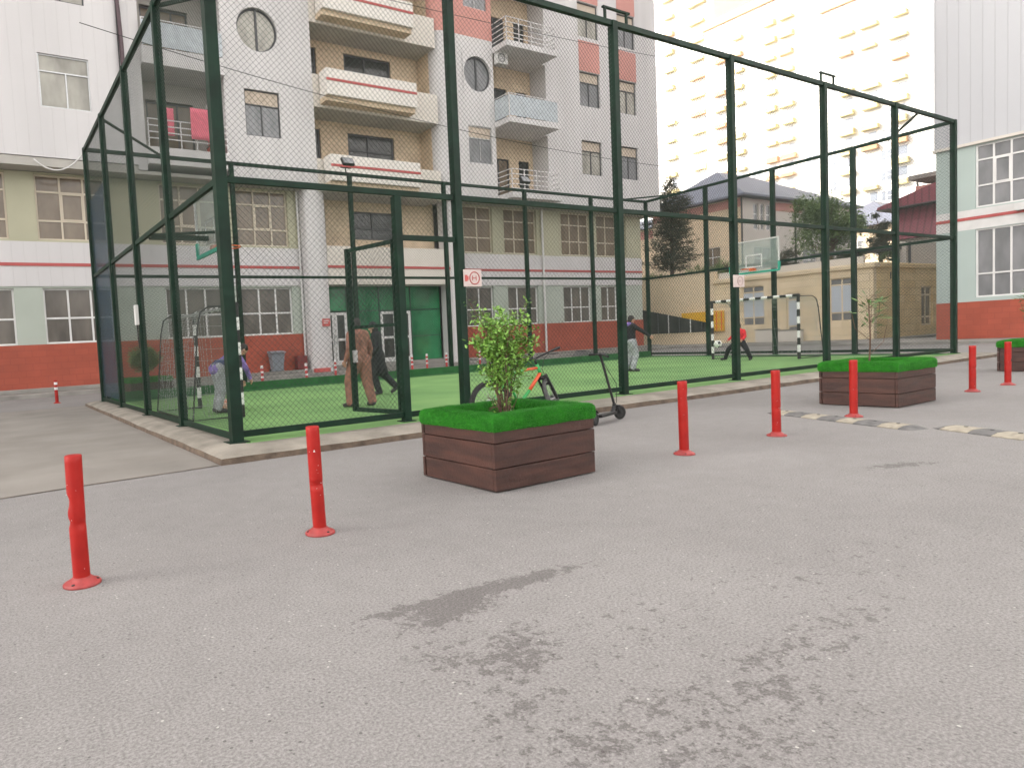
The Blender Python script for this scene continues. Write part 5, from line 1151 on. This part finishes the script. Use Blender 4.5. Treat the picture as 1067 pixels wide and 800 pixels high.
# ------------------------------------------------------------------ right building
FR_ = Face((38.5, 0, 0), (0, 1, 0), (-1, 0, 0))
rb = thing('office_building', 'pale ribbed building with mint panels and red base at the right edge', 'building', (38.5, 0, 0.13))
ww = [(10.05, 12.46), (5.6, 8.0), (1.2, 3.6), (-3.2, -0.8)]
hh = [(a, b, 1.98, 5.0) for a, b in ww] + [(a, b, 5.95, 8.68) for a, b in ww]
wallpart(FR_, 'base_wall', M['redwall'], -30, 13.9, 0.14, 1.80, -0.35, 0.03, parent=rb)
wallpart(FR_, 'panel_wall', M['mintR'], -30, 13.9, 1.80, 5.02, -0.35, 0.0, hh, parent=rb); wallpart(FR_, 'spandrel', M['white'], -30, 13.9, 5.02, 5.9, -0.35, 0.0, hh, parent=rb); wallpart(FR_, 'panel_wall', M['mintR'], -30, 13.9, 5.9, 8.72, -0.35, 0.0, hh, parent=rb)
wallpart(FR_, 'red_stripe', M['stripe'], -30, 13.9, 5.45, 5.58, 0.002, 0.03, parent=rb)
wallpart(FR_, 'gutter_trim', M['cream'], -30, 14.0, 8.72, 8.84, -0.3, 0.14, parent=rb)
wallpart(FR_, 'ribbed_wall', M['claddingR'], -30, 13.95, 8.85, 42, -0.35, 0.06, parent=rb)
for i, (a, b_) in enumerate(ww):
    window(FR_, a, b_, 1.98, 5.0, (0.25, 0.5, 0.745), (0.345,), -0.07, rb, M['frame'], M['panegrey'])
    window(FR_, a, b_, 5.95, 8.68, (0.25, 0.5, 0.745), (0.35, 0.76), -0.07, rb, M['frame'], M['panegrey'], casement=(0.5, 0.745, 0.35, 0.76))
b = MB(); b.box(38.86, 62, -30, 13.9, 0.1, 42); b.build('core', M['claddingR'], rb)
b = MB(); b.box(38.3, 62, -30, 14, 42.002, 42.3); b.build('roof', M['soffit'], rb)
ac('white air conditioner under the upper window of the right building', FR_, 10.2, 5.55, 0.032, 0.85, 0.3)

# ------------------------------------------------------------------ garage block, retaining wall
GX = Face((42.5, 0, 0), (0, 1, 0), (-1, 0, 0)); GY = Face((0, 18.2, 0), (1, 0, 0), (0, -1, 0))
ga_ = thing('garage_building', 'single-storey yellow stone outbuilding with white shutters behind the right end of the cage', 'building', (42.5, 18.2, 0.14))
gh = [(24.28, 25.72, 1.2, 3.72), (22.2, 22.9, 0.55, 3.05), (19.2, 20.48, 1.2, 3.68)]
wallpart(GX, 'wall', M['beigestone'], 18.2, 27.6, 0.14, 4.08, -0.35, 0.0, gh, parent=ga_)
wallpart(GX, 'plinth', M['beigestone'], 18.2, 27.6, 0.14, 0.5, 0.002, 0.06, parent=ga_)
gd_ = [(48.36, 49.9, 0.7, 3.04), (44.45, 44.85, 3.45, 3.85)]
wallpart(GY, 'wall', M['yellowstone'], 42.85, 60, 0.14, 4.08, -0.35, 0.0, gd_, parent=ga_)
wallpart(GX, 'cornice', M['beigestone'], 18.05, 27.6, 4.08, 4.36, -0.5, 0.18, parent=ga_, bevel=0.05); wallpart(GY, 'cornice', M['yellowstone'], 43.0, 60, 4.08, 4.36, -0.5, 0.14, parent=ga_, bevel=0.05)
for (a, b_, c, d_), sw in zip(gh, (1, 1, 1)):
    o = window(GX, a, b_, c, d_, (0.5,) if b_-a > 1 else (), (0.2, 0.84), -0.12, ga_, M['beigestone'], M['panegrey'], fw=0.07)
    b = MB(); GX.box(b, a+0.06, (a+b_)/2-0.02 if b_-a > 1 else b_-0.06, c+(d_-c)*0.22, c+(d_-c)*0.82, -0.155, -0.13); 
    if b_-a > 1: GX.box(b, (a+b_)/2+0.02, b_-0.06, c+(d_-c)*0.22, c+(d_-c)*0.82, -0.155, -0.13)
    M['shutter'] = M.get('shutter') or mat('shutter_bluewhite', (0.50, 0.55, 0.62), 0.5, 0.05, 3); b.build('shutter', M['shutter'], o)
window(GY, *gd_[0], (0.5,), (0.22, 0.78), -0.1, ga_, M['beigestone'], M['panewarm'], fw=0.1); window(GY, *gd_[1], (), (), -0.1, ga_, M['framedark'], M['panedark'], fw=0.05, name='vent')
b = MB(); b.box(43.0, 60, 18.75, 27.6, 4.0, 4.352); b.build('roof', M['concrete'], ga_)
rw = thing('retaining_wall', 'long cream retaining wall beyond the cage with terrace on top', 'wall', (42.5, 30, 0.14))
b = MB(); b.box(42.5, 42.9, 27.602, 60, 0.1, 4.95); b.build('wall', M['creamwall'], rw); b = MB(); b.box(42.44, 42.96, 27.604, 60, 4.952, 5.05); b.build('coping', M['concrete'], rw)
b = MB(); b.box(43.0, 43.2, 18.9, 27.58, 4.354, 4.8); b.build('upper_parapet', M['cream'], rw); b = MB(); b.box(41.95, 42.48, 27.8, 60, 0.14, 0.86); b.build('low_wall', M['creamwall'], rw, bevel=0.02); b = MB(); b.box(41.9, 42.49, 27.75, 60, 0.862, 0.93); b.build('ledge', M['beigestone'], rw)
sc_ = thing('glazed_screen', 'dark panelled screen on the ramp wall sloping down to the right', 'screen', (42.1, 30.5, 0.93))
def zt(y): return 1.45+(y-27.4)*(2.78-1.45)/(33.2-27.4)
for k in range(7):
    y0, y1 = 27.45+k*0.86, 27.45+(k+1)*0.86-0.06; b = MB(); b.prism([(42.1, y0, 0.94), (42.1, y1, 0.94), (42.1, y1, zt(y1)), (42.1, y0, zt(y0))], (0.03, 0, 0)); b.build('panel', M['panedark'], sc_)
    b = MB(); b.box(42.06, 42.16, y1+0.004, y1+0.056, 0.94, zt(y1)+0.02); b.build('upright', M['frame'] if k % 2 else M['framedark'], sc_)
yb = thing('yellow_barrier', 'yellow panelled box behind the dark screen at the foot of the cream wall', 'barrier', (42.3, 28, 1)); b = MB(); b.box(42.2, 42.4, 26.85, 29.9, 0.95, 2.3); b.build('board', M['yellow'], yb, bevel=0.02); b = MB()
for y in (26.9, 27.25, 27.6): b.box(42.17, 42.198, y, y+0.06, 1.0, 2.25)
b.build('rib', M['orange'], yb)
for (y0, y1, z1, l) in ((23.1, 24.3, 0.9, 'left white stone block at the foot of the yellow outbuilding'), (21.7, 22.95, 0.8, 'right white stone block at the foot of the yellow outbuilding')):
    t = thing('stone_block', l, 'block', (41.8, y0, 0.14), 'white stone blocks'); b = MB(); b.box(41.5, 42.1, y0, y1, 0.142, z1); b.build('block', M['cream'], t, bevel=0.03); b = MB(); b.box(41.47, 42.13, y0-0.03, y1+0.03, z1+0.002, z1+0.06); b.build('cap', M['concrete'], t)
uw = thing('terrace_wall', 'plain cream wall on the terrace beside the right building', 'wall', (49, 19.2, 4.35)); b = MB(); b.box(48.9, 66, 19.2, 19.5, 4.352, 5.85); b.build('wall', M['cream'], uw); b = MB(); b.tube([(49.2, 19.1, 4.36), (49.2, 19.1, 5.8)], 0.07, 8); b.build('pole', M['framedark'], uw)
ca = thing('canopy', 'dark canopy roof on the terrace left of the red-roofed house', 'canopy', (46, 20, 4.35)); b = MB(); b.prism([(43.3, 19.4, 5.15), (49.3, 19.4, 5.42), (49.3, 19.4, 5.62), (43.3, 19.4, 5.3)], (0, 2.5, 0)); b.build('roof', M['framedark'], ca); b = MB()
for x, y in ((44, 19.6), (48.6, 19.6), (44, 21.6), (48.6, 21.6)): b.box(x-0.04, x+0.04, y-0.04, y+0.04, 4.352, 5.2)
b.build('posts', M['framedark'], ca)

# ------------------------------------------------------------------ houses behind
h1 = thing('house', 'beige two-storey house with blue-grey hipped roof and coral band behind the conifer', 'house', (58, 35, 4.35))
HX = Face((58, 0, 0), (0, 1, 0), (-1, 0, 0)); HY = Face((0, 35, 0), (1, 0, 0), (0, -1, 0))
wallpart(HX, 'wall', M['creamwall'], 35, 44, 4.3, 12.4, -0.3, 0, [(37, 38.6, 6.2, 8.4)], parent=h1); window(HX, 37, 38.6, 6.2, 8.4, (0.5,), (0.6,), -0.1, h1, M['frame'], M['panewarm'])
h1h = [(59.9, 60.7, 9.7, 12.0), (61.0, 61.6, 9.7, 12.0), (61.9, 62.7, 9.7, 12.0), (59.9, 62.7, 5.6, 8.2), (68.0, 68.9, 9.4, 11.6), (69.6, 70.5, 9.4, 11.6), (68, 70.5, 5.6, 8.2)]
wallpart(HY, 'wall', M['cream'], 58.3, 77, 4.3, 12.4, -0.3, 0, h1h, parent=h1)
for q in h1h: window(HY, *q, (0.5,) if q[1]-q[0] > 1 else (), (0.6,), -0.1, h1, M['frame'], M['panegrey'])
wallpart(HX, 'coral_band', M['coral'], 35.02, 44, 11.6, 12.3, 0.002, 0.04, parent=h1); wallpart(HY, 'coral_band', M['coral'], 62.9, 67.8, 11.5, 12.25, 0.002, 0.04, parent=h1)
b = MB(); b.box(58.3, 77, 35.3, 44, 4.3, 12.3); b.build('core', M['cream'], h1)
b = MB(); b.tube([(58.0, 34.93, 4.4), (58.0, 34.93, 12.4)], 0.08, 6); b.tube([(66.6, 34.93, 4.4), (66.6, 34.93, 12.4)], 0.08, 6); b.build('downpipe', M['framedark'], h1)
b = MB(); b.add([(57.2,34.2,12.42),(78,34.2,12.42),(78,44.8,12.42),(57.2,44.8,12.42),(57.2,34.2,12.6),(78,34.2,12.6),(78,44.8,12.6),(57.2,44.8,12.6),(61.5,39.4,15.9),(66.5,39.4,15.9)], [(0,3,2,1),(0,1,5,4),(1,2,6,5),(2,3,7,6),(3,0,4,7),(4,5,9,8),(5,6,9),(6,7,8,9),(7,4,8)]); b.build('roof', M['slate'], h1)
h3 = thing('house', 'pale wing with coral band between the conifer and the apartment block', 'house', (60, 46, 4.35)); H3 = Face((60, 0, 0), (0, 1, 0), (-1, 0, 0))
wallpart(H3, 'wall', M['creamwall'], 45, 62, 4.3, 11.6, -0.3, 0, [(47, 48.5, 6.5, 8.7)], parent=h3); window(H3, 47, 48.5, 6.5, 8.7, (0.5,), (0.6,), -0.1, h3, M['frame'], M['panewarm']); wallpart(H3, 'coral_band', M['coral'], 45, 62, 10.6, 11.4, 0.002, 0.04, parent=h3); b = MB(); b.prism([(59.5, 44.9, 11.62), (72, 44.9, 11.62), (66, 44.9, 13.6)], (0, 17, 0)); b.build('roof', M['slate'], h3); b = MB(); b.box(60.3, 71, 45, 62, 4.3, 11.5); b.build('core', M['cream'], h3)
h2 = thing('house', 'farther beige house with blue-grey roof behind the broad tree', 'house', (88, 36, 4.35)); b = MB(); b.box(90, 110, 35.5, 46, 4.3, 11.9); b.build('wall', M['creamwall'], h2)
b = MB(); b.add([(89,34.8,11.92),(111,34.8,11.92),(111,47,11.92),(89,47,11.92),(96,41,15.6),(104,41,15.6)], [(0,3,2,1),(0,1,5,4),(1,2,5),(2,3,4,5),(3,0,4)]); b.build('roof', M['slate'], h2)
Q = Face((90, 0, 0), (0, 1, 0), (-1, 0, 0))
for y in (37.2, 39.6, 42): window(Q, y, y+1.1, 8.5, 10.4, (0.5,), (0.6,), 0.08, h2, M['frame'], M['panegrey'])
h4 = thing('red_roof_house', 'house with ribbed dark red metal walls and red roof beside the right building', 'house', (62, 22, 4.35))
b = MB(); b.box(62, 74, 8, 25.0, 4.3, 7.2); b.build('wall', M['cream'], h4)
b = MB(); b.prism([(61.4, 25.3, 7.2), (62.3, 25.0, 9.6), (74, 25.0, 9.6), (74, 25.3, 7.2)], (0, -17, 0)); b.build('metal_storey', M['metalred'], h4)
b = MB(); b.prism([(61.3, 25.95, 9.68), (61.3, 25.95, 9.86), (61.3, 17, 12.6), (61.3, 8, 9.86), (61.3, 8, 9.68)], (13, 0, 0)); b.build('roof', M['metalred'], h4); b = MB(); b.box(61.2, 74.4, 7.9, 26.0, 9.60, 9.678); b.build('eave', M['framedark'], h4)
b = MB(); b.box(66, 69, 22.8, 25.2, 9.9, 11.7); b.build('roof_hut', M['coral'], h4); b = MB(); b.box(65.8, 69.4, 22.6, 25.6, 12.25, 12.6)
for x, y in ((66.1, 23), (66.1, 25.1), (68.8, 23), (68.8, 25.1)): b.box(x-0.06, x+0.06, y-0.06, y+0.06, 11.7, 12.25)
b.build('vent_cap', M['concrete'], h4)

# ------------------------------------------------------------------ towers
def tower(label, X, u0, u1, z1, floor, bal, wins, orange=()):
    t = thing('tower_block', label, 'tower', (X, u0, 0)); F = Face((X, 0, 0), (0, 1, 0), (-1, 0, 0))
    b = MB(); b.box(X, X+16, u0, u1, 0, z1); b.build('body', M['towerwall'], t)
    b = MB(); b.box(X-0.5, X+16.3, u0-0.3, u1+0.3, z1+0.01, z1+1.3); b.build('parapet', M['towerorange'], t)
    rr = random.Random(int(X)); n = 0
    z = 14.0
    while z < z1-2:
        for i, (u, w_) in enumerate(bal):
            if n >= 96: break
            if rr.random() < 0.12: continue
            m = M['towerorange'] if (i in orange and rr.random() < 0.7) or rr.random() < 0.12 else M['towerbal']
            b = MB(); hh_ = rr.uniform(0.35, 0.8); w_ = w_*rr.uniform(0.75, 1.0); u = u+rr.uniform(-.15, .15); F.box(b, u-w_/2, u+w_/2, z, z+hh_, 0.02, 0.8); F.box(b, u-w_/2-0.1, u+w_/2+0.1, z-0.15, z-0.01, 0.02, 0.9); o = b.build('balcony', m, t); n += 1
            if rr.random() < 0.8: b = MB(); F.box(b, u-w_/2*0.7, u+w_/2*rr.uniform(0.1, 0.8), z+1.1, z+floor-0.5, 0.01, 0.05); b.build('balcony_door', M['towerwin'], o)
        z += floor
    z = 14.0; n = 0
    while z < z1-2:
        for u, w_ in wins:
            if n >= 96 or rr.random() < 0.12: continue
            b = MB(); F.box(b, u-w_/2, u+w_/2, z+0.9, z+2.2, 0.01, 0.04); o = b.build('window', M['towerwin'], t); n += 1
            b = MB(); F.box(b, u-0.06, u+0.06, z+0.92, z+2.18, 0.042, 0.07); F.box(b, u-w_/2, u-0.062, z+1.5, z+1.6, 0.042, 0.07); b.build('mullion', M['towerwall'], o)
        z += floor
tower('tall sunlit white tower at the left beyond the houses, with yellow balconies', 118, 75.6, 92, 78, 3.3, [(84.4, 2.2), (78.6, 3.4)], [(88, 1.6)])
tower('tall sunlit white tower in the middle with orange and yellow balconies', 115, 54.5, 75.4, 53.5, 2.75, [(72.3, 2.2), (69.0, 1.6), (63.6, 1.8), (61.0, 2.2)], [(66.4, 1.4), (57.6, 1.6), (55.8, 0.9)], (0,))
tower('tall sunlit white tower at the right behind the cage corner, with yellow balconies', 112, 36, 54.3, 47, 2.85, [(51.0, 2.0), (48.0, 2.2), (44.4, 2.0)], [(53.2, 0.9), (46.2, 1.2)])

# ------------------------------------------------------------------ trees
def conifer(label, loc, H, Rm, seed):
    rr = random.Random(seed); t = thing('conifer', label, 'tree', loc); st = MB(); lf = MB()
    st.tube([(0, 0, 0), (0.05, 0, H*0.5), (0, 0.03, H*0.98)], 0.13, 8, rs=[0.16, 0.09, 0.02])
    z = H*0.17
    while z < H*0.98:
        f = (z/H-0.15)/0.85; R = Rm*(1-f)**0.62*(0.75+0.5*rr.random())*(0.55 if f < 0.06 else 1); n = rr.randrange(5, 8) if f < .85 else 4; a0 = rr.uniform(0, 6.28)
        for k in range(n):
            a = a0+6.28*k/n+rr.uniform(-.3, .3); L = R*rr.uniform(0.5, 1.3); d = Vector((math.cos(a), math.sin(a), 0)); p0 = Vector((0, 0, z)); p1 = p0+d*L*0.6+Vector((0, 0, 0.02*L)); p2 = p0+d*L+Vector((0, 0, L*0.13)); st.tube([p0, p1, p2], 0.02, 4, rs=[0.035, 0.02, 0.008])
            for _ in range(int(105*L/Rm)+30):
                s = rr.uniform(0.18, 1.05); c = p0.lerp(p2, s)+Vector([rr.gauss(0, 0.13) for _ in range(3)])+Vector((0, 0, -0.05)); w_ = 0.30*(1-0.25*s)
                leaf(lf, c, d+Vector([rr.uniform(-.9, .9), rr.uniform(-.9, .9), rr.uniform(-.3, .6)]), rr.uniform(0.16, 0.34), 0.085, rr)
        z += H*rr.uniform(0.03, 0.05)
    local(st, 'trunk', M['bark'], t); local(lf, 'crown', M['needle'], t)
def broad(label, loc, H, rx, rz, seed, n=9000, m='leafdark', name='tree', ls=0.22, gap=0.34):
    rr = random.Random(seed); t = thing(name, label, 'tree', loc); st = MB(); lf = MB()
    st.tube([(0, 0, 0), (0.08, 0.05, H*0.25), (0, 0, H*0.55), (0.1, 0, H*0.85)], 0.1, 8, rs=[0.16, 0.13, 0.09, 0.02]); cz = H-rz; cl = []
    for k in range(26):
        a, c = rr.uniform(0, 6.28), rr.uniform(-0.9, 0.95); s = math.sqrt(1-c*c); r = rr.uniform(0.45, 0.95); p = Vector((rx*r*s*math.cos(a), rx*r*s*math.sin(a), cz+rz*r*c)); cl.append((p, rr.uniform(0.22, 0.42)*rx)); st.tube([(0, 0, max(H*0.2, p.z*0.6)), (p.x*0.5, p.y*0.5, p.z*0.85), tuple(p)], 0.02, 5, rs=[0.05, 0.03, 0.01])
    for _ in range(n):
        p, r = cl[rr.randrange(len(cl))]; q = p+Vector([rr.gauss(0, 0.45)*r for _ in range(3)]); leaf(lf, q, Vector((rr.uniform(-1, 1), rr.uniform(-1, 1), rr.uniform(-.6, .6))), ls*rr.uniform(.6, 1.3), ls*0.6, rr)
    local(st, 'trunk', M['bark'], t); local(lf, 'crown', M[m], t)
conifer('ragged dark conifer standing on the terrace left of the beige house', (44.2, 32.0, 4.35), 7.9, 1.9, 5)
broad('broad pale green tree on the terrace in front of the houses', (50, 23.9, 4.35), 6.0, 2.6, 2.6, 8, 11000, m='leafdark', ls=0.2)
broad('small dense dark evergreen on the terrace left of the red-roofed house', (52, 21.8, 4.35), 3.9, 0.95, 1.6, 9, 6500, m='needle', ls=0.13)
broad('dark rounded shrub on the terrace above the shuttered outbuilding', (48, 26.0, 4.36), 2.0, 1.2, 0.8, 10, 5000, 'needle', 'shrub', 0.12)
for i, (x, y, h, l) in enumerate(((44.6, 29.9, 1.3, 'grey green shrub on the terrace right of the conifer'), (44.9, 28.2, 1.5, 'grey green shrub on the terrace above the yellow barrier'), (44.3, 33.6, 1.1, 'low shrub on the terrace left of the conifer'), (46, 21.0, 1.2, 'low shrub under the dark canopy on the terrace'), (50.5, 20.3, 1.5, 'leafy shrub on the terrace beside the small evergreen'))):
    broad(l, (x, y, 4.36), h, 0.95, h*0.42, 20+i, 3000, 'leafdark', 'shrub', 0.1)

# ------------------------------------------------------------------ air
b = MB(); b.box(-62, 215, -32, 165, -1, 82); hz = b.build('haze', M['white']); hz['kind'] = 'stuff'
hm_ = bpy.data.materials.new('haze'); hm_.use_nodes = True; hn = hm_.node_tree; hn.nodes.clear()
hv = hn.nodes.new('ShaderNodeVolumePrincipled'); hv.inputs['Density'].default_value = 0.0008; hv.inputs['Color'].default_value = (0.95, 0.93, 0.88, 1); hv.inputs['Anisotropy'].default_value = 0.2
ho = hn.nodes.new('ShaderNodeOutputMaterial'); hn.links.new(hv.outputs[0], ho.inputs['Volume']); hz.data.materials.clear(); hz.data.materials.append(hm_)
